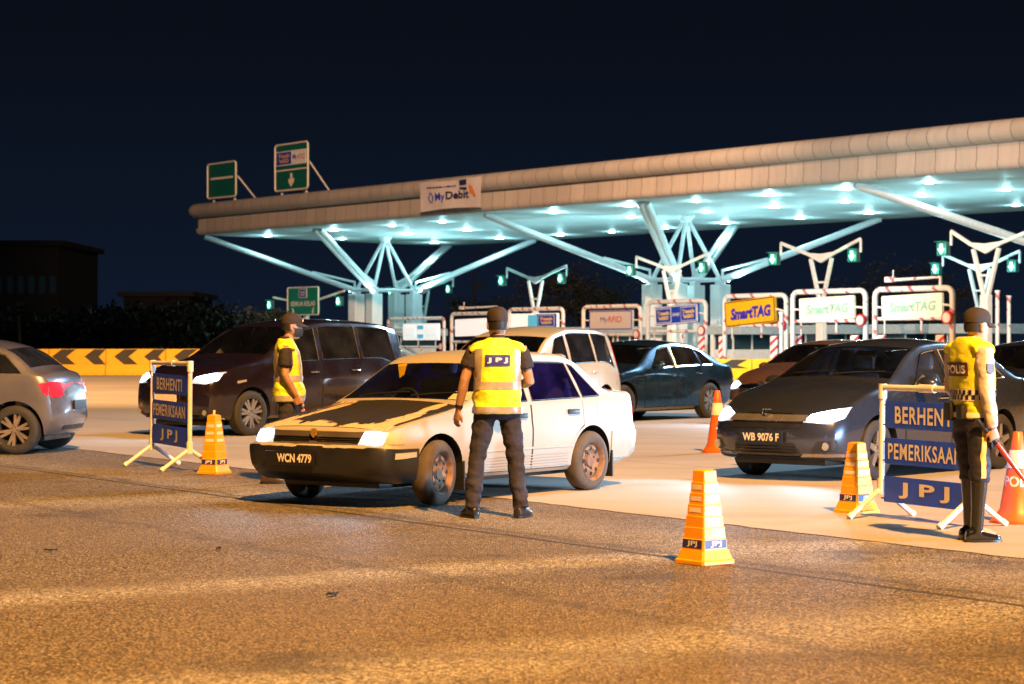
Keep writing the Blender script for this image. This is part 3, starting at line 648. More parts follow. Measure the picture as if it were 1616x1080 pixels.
    for s_ in (-1, 1):
        bm = bmesh.new(); tube(bm, [bc + xa * (s_ * bw_ / 2 * 0.97) + Vector((0, 0.04, 0)), Vector((s_ * W_ / 2, 0.0, bc.z))], 0.045, 6); obj('arm', bm, M_STEEL, r)
    return r
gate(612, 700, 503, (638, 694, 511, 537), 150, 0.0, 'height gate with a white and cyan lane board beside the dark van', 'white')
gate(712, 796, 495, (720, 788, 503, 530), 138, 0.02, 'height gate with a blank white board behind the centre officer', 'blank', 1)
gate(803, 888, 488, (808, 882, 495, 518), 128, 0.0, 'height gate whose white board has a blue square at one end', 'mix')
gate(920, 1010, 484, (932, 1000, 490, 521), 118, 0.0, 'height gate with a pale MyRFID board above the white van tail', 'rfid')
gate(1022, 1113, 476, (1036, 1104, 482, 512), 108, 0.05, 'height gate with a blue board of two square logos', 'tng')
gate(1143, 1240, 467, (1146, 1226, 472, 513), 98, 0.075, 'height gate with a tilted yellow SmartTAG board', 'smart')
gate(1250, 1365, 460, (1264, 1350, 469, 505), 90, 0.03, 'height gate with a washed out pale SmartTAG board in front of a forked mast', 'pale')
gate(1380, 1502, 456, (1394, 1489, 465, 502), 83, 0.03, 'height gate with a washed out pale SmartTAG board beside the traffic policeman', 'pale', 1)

# ------------------------------------------------------------------ toll booths on their islands, hazard panels
M_BOOTH = mat('booth_panel', (0.60, 0.64, 0.66), 0.45); M_BGLASS = mat('booth_glass', (0.02, 0.05, 0.07), 0.08, coat=0.4, var=0)
M_FASCIA2 = mat('booth_fascia', (0.34, 0.40, 0.44), 0.4)
M_KERB = mat('island_concrete', (0.40, 0.40, 0.38), 0.8)
def booth_proto():
    r = thing('toll_booth', 'pale glazed toll booth', 'toll booth', (0, 0, 0), RZ, 'toll booths under the canopy')
    bm = bmesh.new(); box(bm, (0, 0, 0.56), (1.7, 3.2, 0.84), bevel=0.03)
    for x in (-0.82, 0.82):
        for y in (-1.55, 0, 1.55): box(bm, (x, y, 1.42), (0.07, 0.09, 0.95))
    obj('wall', bm, M_BOOTH, r, smooth=False)
    bm = bmesh.new(); box(bm, (0, 0, 1.42), (1.58, 3.05, 0.93)); obj('window', bm, M_BGLASS, r, smooth=False)
    bm = bmesh.new(); box(bm, (0, 0, 2.14), (3.7, 3.9, 0.52), bevel=0.04); obj('roof', bm, M_FASCIA2, r, smooth=False)
    bm = bmesh.new(); box(bm, (0, -3, 0.08), (1.9, 14, 0.16), bevel=0.03); obj('island', bm, M_KERB, r, smooth=False)
    return r
blabels = ['pale glazed toll booth under the left column cluster', 'pale glazed toll booth behind the centre officer and white van', 'pale glazed toll booth below the forked mast above the van',
           'pale glazed toll booth left of the middle column cluster', 'pale glazed toll booth below the yellow SmartTAG board', 'pale glazed toll booth below the nearer part of the first pale board',
           'pale glazed toll booth below the board beside the policeman', 'pale glazed toll booth behind the policeman cap']
for i, px in enumerate((650, 790, 905, 1010, 1172, 1318, 1442, 1545)):
    o = booth_proto() if i == 0 else copy_tree(bp0)
    if i == 0: bp0 = o
    l = bpy.data.lights.new('soffit_fill_uplight', 'SPOT'); l.energy = 1500; l.color = (0.46, 0.92, 1.0); l.spot_size = R(150); l.spot_blend = 0.8; l.shadow_soft_size = 0.4  # unseen spots added over the booth roofs to even out the soffit
    q = bpy.data.objects.new('soffit_fill_uplight', l); COL.objects.link(q); q.location = cw(t_at(px, 11), 11, 2.75); q.rotation_euler = (R(180), 0, 0)
    o.location = cw(t_at(px, 11), 11); o['label'] = blabels[i]
def stripe_mat():
    m = bpy.data.materials.new('hazard_panel_face'); t = NT(m); b = t.n.nodes['Principled BSDF']
    co = t.new('ShaderNodeTexCoord').outputs['Object']; s = t.new('ShaderNodeSeparateXYZ'); t.link(co, s.inputs[0])
    q = t.math('FRACT', t.math('MULTIPLY', t.math('ADD', t.math('SUBTRACT', s.outputs[2], t.math('MULTIPLY', s.outputs[0], 0.7)), 50), 2.6))
    c = t.mix(t.math('GREATER_THAN', q, 0.62), (0.78, 0.80, 0.82), (0.60, 0.03, 0.06)); t.link(c, b.inputs['Base Color'])
    return m
M_STRIPE = stripe_mat()
hl = ['between the dark sedan and the right hand chevron blocks', 'left of the yellow SmartTAG board post', 'right of the yellow SmartTAG board post', 'left of the first pale board post', 'right of the first pale board post',
      'left of the second pale board post', 'beside the policeman shoulder']
for i, (px, Y) in enumerate(((1107, 104), (1140, 100), (1222, 94), (1259, 92), (1349, 86), (1391, 84), (1484, 80))):
    p = PY(px, 540, Y); p.z = 0
    r = thing('hazard_panel', 'white panel with red slanting stripes ' + hl[i], 'hazard panel', p, RZ, 'red striped panels at the lane islands')
    bm = bmesh.new(); box(bm, (0, 0, 0.95), (0.42, 0.10, 1.5), bevel=0.02); obj('panel', bm, M_STRIPE, r, smooth=False)
    bm = bmesh.new(); box(bm, (0, 0.14, 0.5), (0.12, 0.12, 1.0)); box(bm, (0, 0.1, 0.06), (0.5, 0.4, 0.12)); obj('post', bm, M_STEEL, r, smooth=False)
# thin lane poles
for px, py, Y, lab in ((1574, 462, 96, 'slim white lane pole right of the policeman cap'), (1592, 470, 104, 'slim white lane pole at the photo edge by the last booth'), (1233, 496, 92, 'short white lane bollard post by the yellow board')):
    p = PY(px, py, Y); h = p.z; p.z = 0
    bm = bmesh.new(); tube(bm, [(0, 0, 0), (0, 0, h)], 0.09, 10); lathe(bm, [(0.001, 0), (0.2, 0), (0.2, 0.06), (0.001, 0.06)], 14); lathe(bm, [(0.001, h), (0.12, h), (0.12, h + 0.1), (0.001, h + 0.1)], 12)
    o = obj('lane_pole', bm, M_POLE); o.location = p; setp(o, lab, 'pole')

# ------------------------------------------------------------------ chevron barriers
M_BARY = mat('barrier_yellow', (0.82, 0.48, 0.004), 0.55, var=0.08); M_BARK = mat('barrier_black', (0.028, 0.024, 0.022), 0.6)
def barrier(x0, x1, Y, label, chev, h=1.13):
    r = thing('chevron_barrier', label, 'barrier', ((x0 + x1) / 2, Y, 0), 0, 'yellow and black chevron barrier blocks')
    L_ = x1 - x0 - 0.03
    bm = bmesh.new(); sec = [(0.30, 0), (0.30, 0.12), (0.13, 0.42), (0.10, h), (-0.10, h), (-0.13, 0.42), (-0.30, 0.12), (-0.30, 0)]
    ringloft(bm, [[(x, y, z) for y, z in sec] for x in (-L_ / 2, L_ / 2)]); obj('block', bm, M_BARY, r, smooth=False)
    for c in chev:
        bm = bmesh.new(); zt_, zm, zb_ = h - 0.02, h * 0.71, 0.46
        def yy(z): return -(0.10 + (h - z) / (h - 0.42) * 0.03) - 0.012
        a_ = [(c + 0.42, zt_), (c + 1.02, zt_), (c + 0.62, zm), (c + 1.02, zb_), (c + 0.42, zb_), (c, zm)]
        a_ = [(max(-L_ / 2, min(L_ / 2, x)), z) for x, z in a_]
        f_ = [bm.verts.new((x, yy(z), z)) for x, z in a_]; g_ = [bm.verts.new((x, yy(z) + 0.01, z)) for x, z in a_]
        n_ = len(f_)
        for i in range(n_): bm.faces.new((f_[i], f_[(i + 1) % n_], g_[(i + 1) % n_], g_[i]))
        bm.faces.new((f_[0], f_[1], f_[2], f_[5])); bm.faces.new((f_[5], f_[2], f_[3], f_[4])); obj('chevron', bm, M_BARK, r, smooth=False)
    return r
def bx(px, Y): return (px - CX) / F * Y
names_ = ['behind the grey car boot', 'left of the middle joint, behind the tail lamp', 'right of the middle joint, left of the stop sign', 'behind the top of the left stop sign', 'behind the dark van bonnet', 'hidden low behind the dark van']
edges_ = [-20, 78, 168, 262, 356, 450]
for i in range(5):
    x0, x1 = bx(edges_[i], 93.5), bx(edges_[i + 1], 93.5); c_ = (x0 + x1) / 2
    ch = [bx(p, 93.5) - c_ for p in (-15, 28, 83, 134, 181, 228, 275, 322, 369, 416) if edges_[i] - 2 <= p < edges_[i + 1] - 10]
    barrier(x0, x1, 93.5, 'yellow barrier block with black chevrons ' + names_[i], ch)
for i, (a, b_) in enumerate(((1060, 1122), (1122, 1186), (1186, 1250))):
    x0, x1 = bx(a, 80), bx(b_, 80); c_ = (x0 + x1) / 2
    barrier(x0, x1, 80, 'yellow barrier block with black chevrons ' + ('behind the dark sedan boot', 'between the dark sedan and brown car', 'behind the brown car roof')[i], [bx(p, 80) - c_ for p in (a + 14,)], h=0.80)
# ------------------------------------------------------------------ cars
def interp(pts, x):
    if x <= pts[0][0]: return pts[0][1]
    if x >= pts[-1][0]: return pts[-1][1]
    n = len(pts)
    for i in range(n - 1):
        x0, y0 = pts[i]; x1, y1 = pts[i + 1]
        if x0 <= x <= x1:
            h = x1 - x0; d = (y1 - y0) / h
            def sl(k):                        # monotone slopes keep the outline free of overshoot
                if k == 0: return (pts[1][1] - pts[0][1]) / (pts[1][0] - pts[0][0])
                if k == n - 1: return (pts[-1][1] - pts[-2][1]) / (pts[-1][0] - pts[-2][0])
                a = (pts[k][1] - pts[k - 1][1]) / (pts[k][0] - pts[k - 1][0]); b = (pts[k + 1][1] - pts[k][1]) / (pts[k + 1][0] - pts[k][0])
                return 0 if a * b <= 0 else 2 * a * b / (a + b)
            t = (x - x0) / h; m0, m1_ = sl(i) * h, sl(i + 1) * h
            return (2 * t**3 - 3 * t * t + 1) * y0 + (t**3 - 2 * t * t + t) * m0 + (-2 * t**3 + 3 * t * t) * y1 + (t**3 - t * t) * m1_
def paint(name, col, metal=0.3, rough=0.3, coat=0.8, dirt=(0.16, 0.12, 0.09), dirtamt=0.35):
    m = bpy.data.materials.new(name); t = NT(m); b = t.n.nodes['Principled BSDF']
    co = t.new('ShaderNodeTexCoord').outputs['Object']; s = t.new('ShaderNodeSeparateXYZ'); t.link(co, s.inputs[0])
    nz = t.noise(co, 3.0, 6, 0.6); low = t.ramp(s.outputs[2], 0.15, 0.75, 1.0, 0.0)     # road film is thickest along the sills
    f = t.math('MULTIPLY', t.math('MULTIPLY', t.ramp(nz, 0.3, 0.7), t.math('ADD', low, 0.15)), dirtamt)
    c = t.mix(f, col, dirt); t.link(c, b.inputs['Base Color'])
    b.inputs['Metallic'].default_value = metal; b.inputs['Coat Weight'].default_value = coat; b.inputs['Coat Roughness'].default_value = 0.06
    t.link(t.ramp(nz, 0.3, 0.7, rough - 0.04, rough + 0.10), b.inputs['Roughness'])
    return m
M_GAP = mat('shut_line', (0.006, 0.006, 0.006), 0.7, var=0)

class Car:
    def __init__(s, name, label, rz, loc, spec, paint_m, tint, cat='car', group=None, full=True):
        s.__dict__.update(spec); s.paint = paint_m; s.hw = s.W / 2
        s.sx = -(s.fo + s.wb / 2)
        s.root = thing(name, label, cat, loc, rz, group)
        s.ax = (s.fo, s.fo + s.wb)
        s.glass = glass('glass_%02d' % int(tint[0] * 100), tint)
        s.build()
    # ---- section of the body at station x
    def width(s, x):
        return s.hw * interp(s.plan, x / s.L)
    def sec(s, x):
        w_ = s.width(x); zb = interp(s.bottom, x); zt = interp(s.top, x); zB = interp(s.belt, x)
        cr = s.crown * w_
        zs = min(zB, zt - 0.035); g = zt - zs
        P = [(0, zb), (w_ * 0.5, zb), (w_ * 0.90, zb + 0.005), (w_ * 0.965, zb + 0.05)]
        n = 8
        for i in range(1, n + 1):
            t = i / n; z = zb + 0.05 + (zs - zb - 0.05) * t
            y = w_ * (0.965 + 0.035 * math.sin(min(1, t * 1.9) * math.pi / 2)) - w_ * 0.035 * max(0, (t - 0.6) / 0.4) ** 1.5
            y -= s.crease * math.exp(-((z - s.crease_z) / 0.035) ** 2)
            P.append((y, z))
        yb = P[-1][0]
        tum = s.tumble * max(0.0, g - 0.03)
        rc = min(0.10, 0.5 * g + 0.01); yt = yb - tum - (0.02 if g < 0.08 else 0.0)
        zc_ = zt - rc * 0.55 - cr * 0.5
        zc_ = max(zc_, zs + g * 0.25)
        for i in range(1, 7):
            t = i / 7; P.append((yb + (yt - yb) * t + 0.012 * math.sin(t * math.pi) * min(1, g / 0.3), zs + (zc_ - zs) * t))
        P.append((yt, zc_)); s._corner = (yt, zc_)
        y1, z1 = yt - rc * 0.9, zt - cr * (1 - 0.0) * 0.9
        P.append((yt - rc * 0.18, zc_ + (z1 - zc_) * 0.55)); P.append((yt - rc * 0.48, zc_ + (z1 - zc_) * 0.85)); P.append((y1, z1))
        for i in range(1, 7):
            t = i / 6; P.append((y1 * (1 - t), z1 + (zt - z1) * (1 - (1 - t) ** 2)))
        return P
    def shift(s, x, y, z):
        d = 0.9; o = 0
        if x < d: o += (interp(s.nose, z) + s.nose_c * (abs(y) / s.hw) ** 3) * (1 - x / d) ** 2
        if x > s.L - d: o -= (interp(s.tail, z) + s.tail_c * (abs(y) / s.hw) ** 3) * (1 - (s.L - x) / d) ** 2
        return x + o
    def corner(s, x):
        s.sec(x); return s._corner
    def raw(s):
        bm = bmesh.new(); xs = [0, 0.02, 0.06, 0.12, 0.2]
        while xs[-1] < s.L - 0.30: xs.append(xs[-1] + 0.072)
        xs += [s.L - 0.2, s.L - 0.12, s.L - 0.06, s.L - 0.02, s.L]
        rings = []
        for x in xs:
            P = s.sec(x); k = min(x, s.L - x)
            sh = 0.030 * (1 - min(1, k / 0.12)) ** 2          # rounded-over front and rear edges
            zc_ = (P[0][1] + P[-1][1]) / 2
            P = [(y * (1 - sh / s.hw * 1.2), zc_ + (z - zc_) * (1 - sh * 2.2)) for y, z in P]
            full = [(y, z) for y, z in P] + [(-y, z) for y, z in reversed(P[1:-1])]
            rings.append([(x, y, z) for y, z in full])
        def cap(r, first):
            zc_ = sum(p[2] for p in r) / len(r); out = []
            for k in (0.82, 0.62, 0.42, 0.22, 0.06): out.append([(r[0][0], y * k, zc_ + (z - zc_) * k) for _, y, z in r])
            return list(reversed(out)) if first else out
        rings = cap(rings[0], True) + rings + cap(rings[-1], False)
        rings = [[(s.shift(x, y, z), y, z) for x, y, z in r] for r in rings]
        ringloft(bm, rings); bmesh.ops.recalc_face_normals(bm, faces=bm.faces[:])
        return bm
    def put(s, name, bm, mats, parent=None, **k):
        bmesh.ops.translate(bm, vec=(s.sx, 0, 0), verts=bm.verts[:])
        return obj(name, bm, mats, parent or s.root, **k)
    # ---- a patch of 2-D outline pressed on the body: plane 'L','R' (x,z), 'F','B' (y,z), 'T' (x,y)
    def project(s, plane, a, b, off):
        if plane in 'LR':
            sg = -1 if plane == 'L' else 1; o = Vector((a, sg * 3, b)); d = Vector((0, -sg, 0))
        elif plane in 'FB':
            sg = -1 if plane == 'F' else 1; o = Vector((s.L / 2 + sg * (s.L / 2 + 2), a, b)); d = Vector((-sg, 0, 0))
        else: o = Vector((a, b, 4)); d = Vector((0, 0, -1))
        h = s.bvh.ray_cast(o, d)
        if h[0] is None: 
            h = s.bvh.find_nearest(o + d * (3 - s.hw + 0.1 if plane in 'LR' else 2.3 if plane in 'FB' else 3))
        p, n = h[0], h[1]
        if n.dot(d) > 0: n = -n
        return p + n * off, n
    def patch(s, name, plane, poly, m, off=0.004, thick=0.006, res=0.07, parent=None, **k):
        bm = bmesh.new(); vs = [bm.verts.new((x, y, 0)) for x, y in poly]; bm.faces.new(vs)
        for ax in (0, 1):
            lo, hi = min(p[ax] for p in poly), max(p[ax] for p in poly); q = math.floor(lo / res) * res + res
            while q < hi:
                no = (1, 0, 0) if ax == 0 else (0, 1, 0)
                bmesh.ops.bisect_plane(bm, geom=bm.verts[:] + bm.edges[:] + bm.faces[:], dist=1e-5, plane_co=(q, q, 0), plane_no=no); q += res
        nrm = {}
        for v in bm.verts:
            p, n = s.project(plane, v.co.x, v.co.y, off); v.co = p; nrm[v] = n
        out = {'L': Vector((0, -1, 0)), 'R': Vector((0, 1, 0)), 'F': Vector((-1, 0, 0)), 'B': Vector((1, 0, 0)), 'T': Vector((0, 0, 1))}[plane]
        bm.normal_update()
        if sum((f.normal.dot(out) for f in bm.faces)) < 0: bmesh.ops.reverse_faces(bm, faces=bm.faces[:])
        be = [e_ for e_ in bm.edges if len(e_.link_faces) == 1]
        for e_ in be:
            f = e_.link_faces[0]; a, b = e_.verts
            a2 = bm.verts.new(a.co - nrm[a] * thick); b2 = bm.verts.new(b.co - nrm[b] * thick)
            try: bm.faces.new((a, b, b2, a2))
            except ValueError: pass
        bmesh.ops.remove_doubles(bm, verts=bm.verts[:], dist=1e-5)
        return s.put(name, bm, m, parent, recalc=False, angle=30, **k)
    def both(s, name, poly, m, **k): return s.patch(name, 'L', poly, m, **k), s.patch(name, 'R', poly, m, **k)
    def front_text(s, st, h, m, y, z, x, parent=None, **k):
        text(st, h, m, parent or s.root, basis((x + s.sx, y, z), (0, -1, 0), (0, 0, 1)), **k)
    def wins(s):
        out = []
        for xb0, xb1, xt0, xt1 in s.windows:
            poly = []; n = 8
            for i in range(n + 1):
                x = xb0 + (xb1 - xb0) * i / n; poly.append((x, interp(s.belt, x) + 0.03))
            for i in range(n + 1):
                x = xt1 + (xt0 - xt1) * i / n; poly.append((x, max(s.corner(x)[1] - 0.045, interp(s.belt, x) + 0.05)))
            out.append(poly)
        return out
    def screen(s, x0, x1, ins=0.05):
        (y0, _), (y1, _) = s.corner(x0), s.corner(x1); n = 8; z0, z1 = interp(s.top, x0), interp(s.top, x1)
        c0, c1 = s.crown * s.width(x0), s.crown * s.width(x1)
        b_ = [((y0 - ins) * (i / n * 2 - 1), z0 - 0.6 * c0 * (i / n * 2 - 1) ** 2) for i in range(n + 1)]
        t_ = [((y1 - ins) * (1 - i / n * 2), z1 - 0.6 * c1 * (i / n * 2 - 1) ** 2) for i in range(n + 1)]
        return b_ + t_
    def cut(s, o, bm, mi):
        for f in bm.faces: f.material_index = mi
        bmesh.ops.recalc_face_normals(bm, faces=bm.faces[:])
        me = bpy.data.meshes.new('cutter'); bm.to_mesh(me); bm.free()
        for q in (s.paint, M_BLACK, M_INT): me.materials.append(q)
        c = bpy.data.objects.new('cutter', me); COL.objects.link(c)
        md = o.modifiers.new('b', 'BOOLEAN'); md.operation = 'DIFFERENCE'; md.solver = 'EXACT'; md.object = c
        new = evaluated(o); o.modifiers.clear(); old = o.data; o.data = new; bpy.data.meshes.remove(old)
        bpy.data.objects.remove(c)
    def build(s):
        bm = s.raw(); s.rawbm = bm.copy(); s.bvh = BVHTree.FromBMesh(bm)
        for f in bm.faces: f.smooth = True
        me = bpy.data.meshes.new('body'); bm.to_mesh(me); bm.free()
        for q in (s.paint, M_BLACK, M_INT): me.materials.append(q)
        o = bpy.data.objects.new('body', me); COL.objects.link(o)
        for ax in s.ax:                       # wheel arches
            b = bmesh.new(); rad = s.r + s.arch_gap
            lathe(b, [(rad, -3), (rad, -s.hw + 0.30)], 36, 'Y', (ax, 0, s.r + 0.01))
            lathe(b, [(rad, s.hw - 0.30), (rad, 3)], 36, 'Y', (ax, 0, s.r + 0.01)); s.cut(o, b, 1)
        # hollow cabin
        c0, c1 = s.cabin; b = bmesh.new(); rings = []; n = 14
        for i in range(n + 1):
            x = c0 + (c1 - c0) * i / n; zt = interp(s.top, x); zB = min(interp(s.belt, x), zt - 0.06); w_ = s.width(x) - 0.10; yt = max(0.3, s.corner(x)[0] - 0.05)
            cz = s.corner(x)[1] - 0.03; cz = max(cz, zB + 0.02); top = max(zt - 0.055, cz + 0.01)
            r_ = [(w_, 0.30), (w_, zB), (yt, cz), (yt * 0.6, top - 0.01), (0, top)]
            rings.append([(x, y, z) for y, z in r_] + [(x, -y, z) for y, z in reversed(r_[:-1])])
        ringloft(b, rings); s.cut(o, b, 2)
        for poly in s.wins():
            b = bmesh.new(); prism(b, poly, 4.0, basis((0, 2, 0), (1, 0, 0), (0, 0, 1))); s.cut(o, b, 1)
        mid = (c0 + c1) / 2
        if s.ws:
            b = bmesh.new(); prism(b, s.screen(*s.ws), mid + 0.2, Matrix(((0, 0, 1, -0.2), (1, 0, 0, 0), (0, 1, 0, 0), (0, 0, 0, 1)))); s.cut(o, b, 1)
        if s.rs:
            b = bmesh.new(); prism(b, s.screen(*s.rs), s.L + 0.5 - mid, Matrix(((0, 0, 1, mid), (1, 0, 0, 0), (0, 1, 0, 0), (0, 0, 0, 1)))); s.cut(o, b, 1)
        b = bmesh.new(); b.from_mesh(o.data); mesh_old = o.data
        bpy.data.objects.remove(o); bpy.data.meshes.remove(mesh_old)
        s.body = s.put('body', b, [s.paint, M_BLACK, M_INT], angle=32)
        # glazing
        for poly in s.wins():
            for pl in 'LR': s.patch('side_window', pl, poly, s.glass, off=-0.008, thick=0.002, res=0.15)
        if s.ws: s.windscreen = s.patch('windscreen', 'F', s.screen(*s.ws), glass('glass_screen', (0.82, 0.88, 0.90), film=0.007) if s.clear else s.glass, off=-0.006, thick=0.002, res=0.15)
        if s.rs: s.patch('rear_window', 'B', s.screen(*s.rs), s.glass, off=-0.006, thick=0.002, res=0.15)
        for poly in s.wins(): s.trim(poly)
        # floor pan closes the view under the body
        # seats, dash, wheel
        zsit = s.seat_z
        for x in s.seats:
            for y in (-0.37, 0.37):
                b = bmesh.new(); rot = Matrix.Rotation(R(14), 3, 'Y')
                box(b, (x, y, zsit - 0.10), (0.50, 0.50, 0.18), bevel=0.05); box(b, (x + 0.30, y, zsit + 0.26), (0.16, 0.48, 0.62), rot, bevel=0.06)
                box(b, (x + 0.39, y, zsit + 0.70), (0.10, 0.27, 0.19), rot, bevel=0.04); s.put('seat', b, M_SEAT)
        xd = s.seats[0] - 0.55; zd = interp(s.belt, xd) - 0.03
        b = bmesh.new(); box(b, (xd - 0.22, 0, zd - 0.14), (0.62, s.hw * 1.62, 0.22), bevel=0.06); s.put('dashboard', b, M_INT)
        b = bmesh.new(); c = Vector((xd + 0.26, 0.36, zd + 0.02)); ax = Vector((math.cos(R(28)), 0, -math.sin(R(28)))); u = Vector((0, 1, 0)); v = ax.cross(u)
        q = [c + u * (0.185 * math.cos(2 * math.pi * i / 20)) + v * (0.185 * math.sin(2 * math.pi * i / 20)) for i in range(20)]
        tube(b, q + q[:2], 0.014, 8); tube(b, [c - u * 0.18, c, c + u * 0.18], 0.016, 6); tube(b, [c, c - ax * 0.25], 0.03, 8); s.put('steering_wheel', b, M_BLACK)
        for i, ax_ in enumerate(s.ax):
            for sg in (-1, 1): s.wheel(ax_, sg, R(s.steer) if i == 0 else 0)
        s.doors(); s.mirrors()
        # underside
        b = bmesh.new(); box(b, (s.L / 2, 0, 0.20), (s.L * 0.86, s.W * 0.66, 0.08), bevel=0.02); s.put('underbody', b, M_BLACK)
        for dz in (0,):
            pass
    def trim(s, poly):
        for pl in 'LR':
            b = bmesh.new(); pts = [s.project(pl, x, z, 0.002)[0] for x, z in poly]; pts.append(pts[0]); pts.append(pts[1])
            tube(b, pts, s.trim_r, 5); s.put('window_trim', b, s.trim_m)
    def wheel(s, x, sg, st):
        e = bmesh.new(); wd = s.tw; yo = s.hw - s.inset
        prof = [(s.r * 0.66, -wd / 2), (s.r * 0.80, -wd / 2 - 0.008), (s.r * 0.93, -wd / 2 + 0.004), (s.r, -wd / 2 + 0.028), (s.r + 0.002, 0), (s.r, wd / 2 - 0.028), (s.r * 0.93, wd / 2 - 0.004), (s.r * 0.80, wd / 2 + 0.008), (s.r * 0.66, wd / 2), (s.r * 0.6, 0)]
        lathe(e, prof, 40, 'Y', closed_prof=True)
        rot = Matrix.Rotation(st, 4, 'Z')
        def place(b):
            bmesh.ops.transform(b, matrix=Matrix.Translation((x, sg * (yo - wd / 2), s.r)) @ rot, verts=b.verts[:]); return b
        t = s.put('wheel', place(e), s.tyre_m)
        e = bmesh.new(); q = sg; rr_ = s.r * s.rim_k; f_ = wd / 2
        lathe(e, [(rr_ * 1.0, q * (f_ - 0.002)), (rr_ * 1.03, q * (f_ + 0.006)), (rr_ * 0.93, q * (f_ - 0.012)), (rr_ * 0.88, q * (f_ - 0.07)), (rr_ * 0.86, -q * 0.02), (rr_ * 0.5, -q * 0.03), (0.001, -q * 0.03)], 36, 'Y', caps=False)
        fr_ = lambda r_, d: q * (f_ - d)
        if s.rim == 'steel':
            lathe(e, [(rr_ * 0.90, q * (f_ - 0.05)), (rr_ * 0.78, q * (f_ - 0.03)), (rr_ * 0.62, q * (f_ - 0.026)), (rr_ * 0.50, q * (f_ - 0.045)), (rr_ * 0.34, q * (f_ - 0.050)), (rr_ * 0.30, q * (f_ - 0.03)), (0.001, q * (f_ - 0.028))], 36, 'Y', caps=False)
        else:
            n = s.spokes
            for k in range(n):
                a0 = 2 * math.pi * k / n + 0.3
                for da in ((-0.13, 0.13) if s.rim == 'twin' else (0,)):
                    a, a2 = a0 + da * 0.4, a0 + da * 1.25
                    hw0, hw1 = (rr_ * 0.085, rr_ * 0.075) if s.rim == 'twin' else (rr_ * 0.17, rr_ * 0.11)
                    def pt(r_, an, h_, d): return Vector((r_ * math.cos(an) - h_ * math.sin(an), q * (f_ - d), r_ * math.sin(an) + h_ * math.cos(an)))
                    A = [pt(rr_ * 0.12, a, -hw0, 0.02), pt(rr_ * 0.12, a, hw0, 0.02), pt(rr_ * 0.12, a, hw0, 0.06), pt(rr_ * 0.12, a, -hw0, 0.06)]
                    B = [pt(rr_ * 0.95, a2, -hw1, 0.012), pt(rr_ * 0.95, a2, hw1, 0.012), pt(rr_ * 0.95, a2, hw1, 0.05), pt(rr_ * 0.95, a2, -hw1, 0.05)]
                    ringloft(e, [A, B])
            lathe(e, [(rr_ * 0.24, q * (f_ - 0.06)), (rr_ * 0.22, q * (f_ - 0.016)), (0.001, q * (f_ - 0.012))], 20, 'Y', caps=False)
        r_ = s.put('rim', place(e), s.rim_m, t)
        e = bmesh.new()
        if s.rim == 'steel':
            for k in range(8):
                a = 2 * math.pi * k / 8; c = (rr_ * 0.66 * math.cos(a), rr_ * 0.66 * math.sin(a))
                lathe(e, [(0.001, q * (f_ - 0.0245)), (rr_ * 0.11, q * (f_ - 0.0245))], 10, 'Y', (c[0], 0, c[1]))
            for k in range(4):
                a = 2 * math.pi * k / 4 + 0.4; c = (rr_ * 0.42 * math.cos(a), rr_ * 0.42 * math.sin(a)); lathe(e, [(rr_ * 0.055, q * (f_ - 0.06)), (rr_ * 0.055, q * (f_ - 0.035)), (0.001, q * (f_ - 0.033))], 6, 'Y', (c[0], 0, c[1]))
        else:
            lathe(e, [(rr_ * 0.84, -q * 0.005), (0.001, -q * 0.005)], 24, 'Y')
            for k in range(5):
                a = 2 * math.pi * k / 5; c = (rr_ * 0.17 * math.cos(a), rr_ * 0.17 * math.sin(a)); lathe(e, [(rr_ * 0.035, q * (f_ - 0.03)), (rr_ * 0.035, q * (f_ - 0.010)), (0.001, q * (f_ - 0.010))], 6, 'Y', (c[0], 0, c[1]))
        s.put('rim_recess', place(e), M_BLACK, t)
    def doors(s):
        for x0, x1 in s.door_x:
            za, zb_ = s.sill, lambda x: interp(s.belt, x) - 0.008
            arch = lambda x: max([0] + [math.sqrt(max(0, (s.r + s.arch_gap + 0.05) ** 2 - (x - a) ** 2)) + s.r for a in s.ax if abs(x - a) < s.r + s.arch_gap + 0.05])
            n = 12; xs = [x0 + (x1 - x0) * i / n for i in range(n + 1)]
            lo = [(x, max(za, arch(x))) for x in xs]; hi = [(x, zb_(x)) for x in reversed(xs)]
            for pl in 'LR':
                grow = [(x + (-0.013 if x - x0 < 1e-6 else 0.013 if x1 - x < 1e-6 else 0), z - 0.013) for x, z in lo] + [(x + (0.013 if x1 - x < 1e-6 else -0.013 if x - x0 < 1e-6 else 0), z + 0.0) for x, z in hi]
                d = s.patch('door', pl, lo + hi, s.paint, off=0.006, thick=0.006)
                s.patch('shut_line', pl, grow, M_GAP, off=0.002, thick=0.004, parent=d)
                sg = -1 if pl == 'L' else 1; xh = x1 - 0.17; zh = interp(s.belt, xh) - s.handle_dz; p, nr = s.project(pl, xh, zh, 0.006)
                b = bmesh.new(); box(b, p + nr * 0.012 + Vector((0, 0, 0)), (0.19, 0.022, s.handle_h), bevel=0.008); s.put('handle', b, s.handle_m, d)
    def mirrors(s):
        x, zz = s.mirror
        for sg, pl in s.mirror_on:
            p, n = s.project(pl, x, zz, 0)
            b = bmesh.new(); bmesh.ops.create_icosphere(b, subdivisions=3, radius=1)
            for v in b.verts:
                v.co = Vector((v.co.x * 0.075 * (0.8 if v.co.x > 0 else 1.2), v.co.y * 0.125, v.co.z * 0.075)) + p + Vector((-0.02, sg * 0.16, 0.06))
            tube(b, [p + Vector((0.0, -sg * 0.02, 0.0)), p + Vector((-0.02, sg * 0.10, 0.03))], 0.03, 8)
            s.put('mirror', b, s.mirror_m)
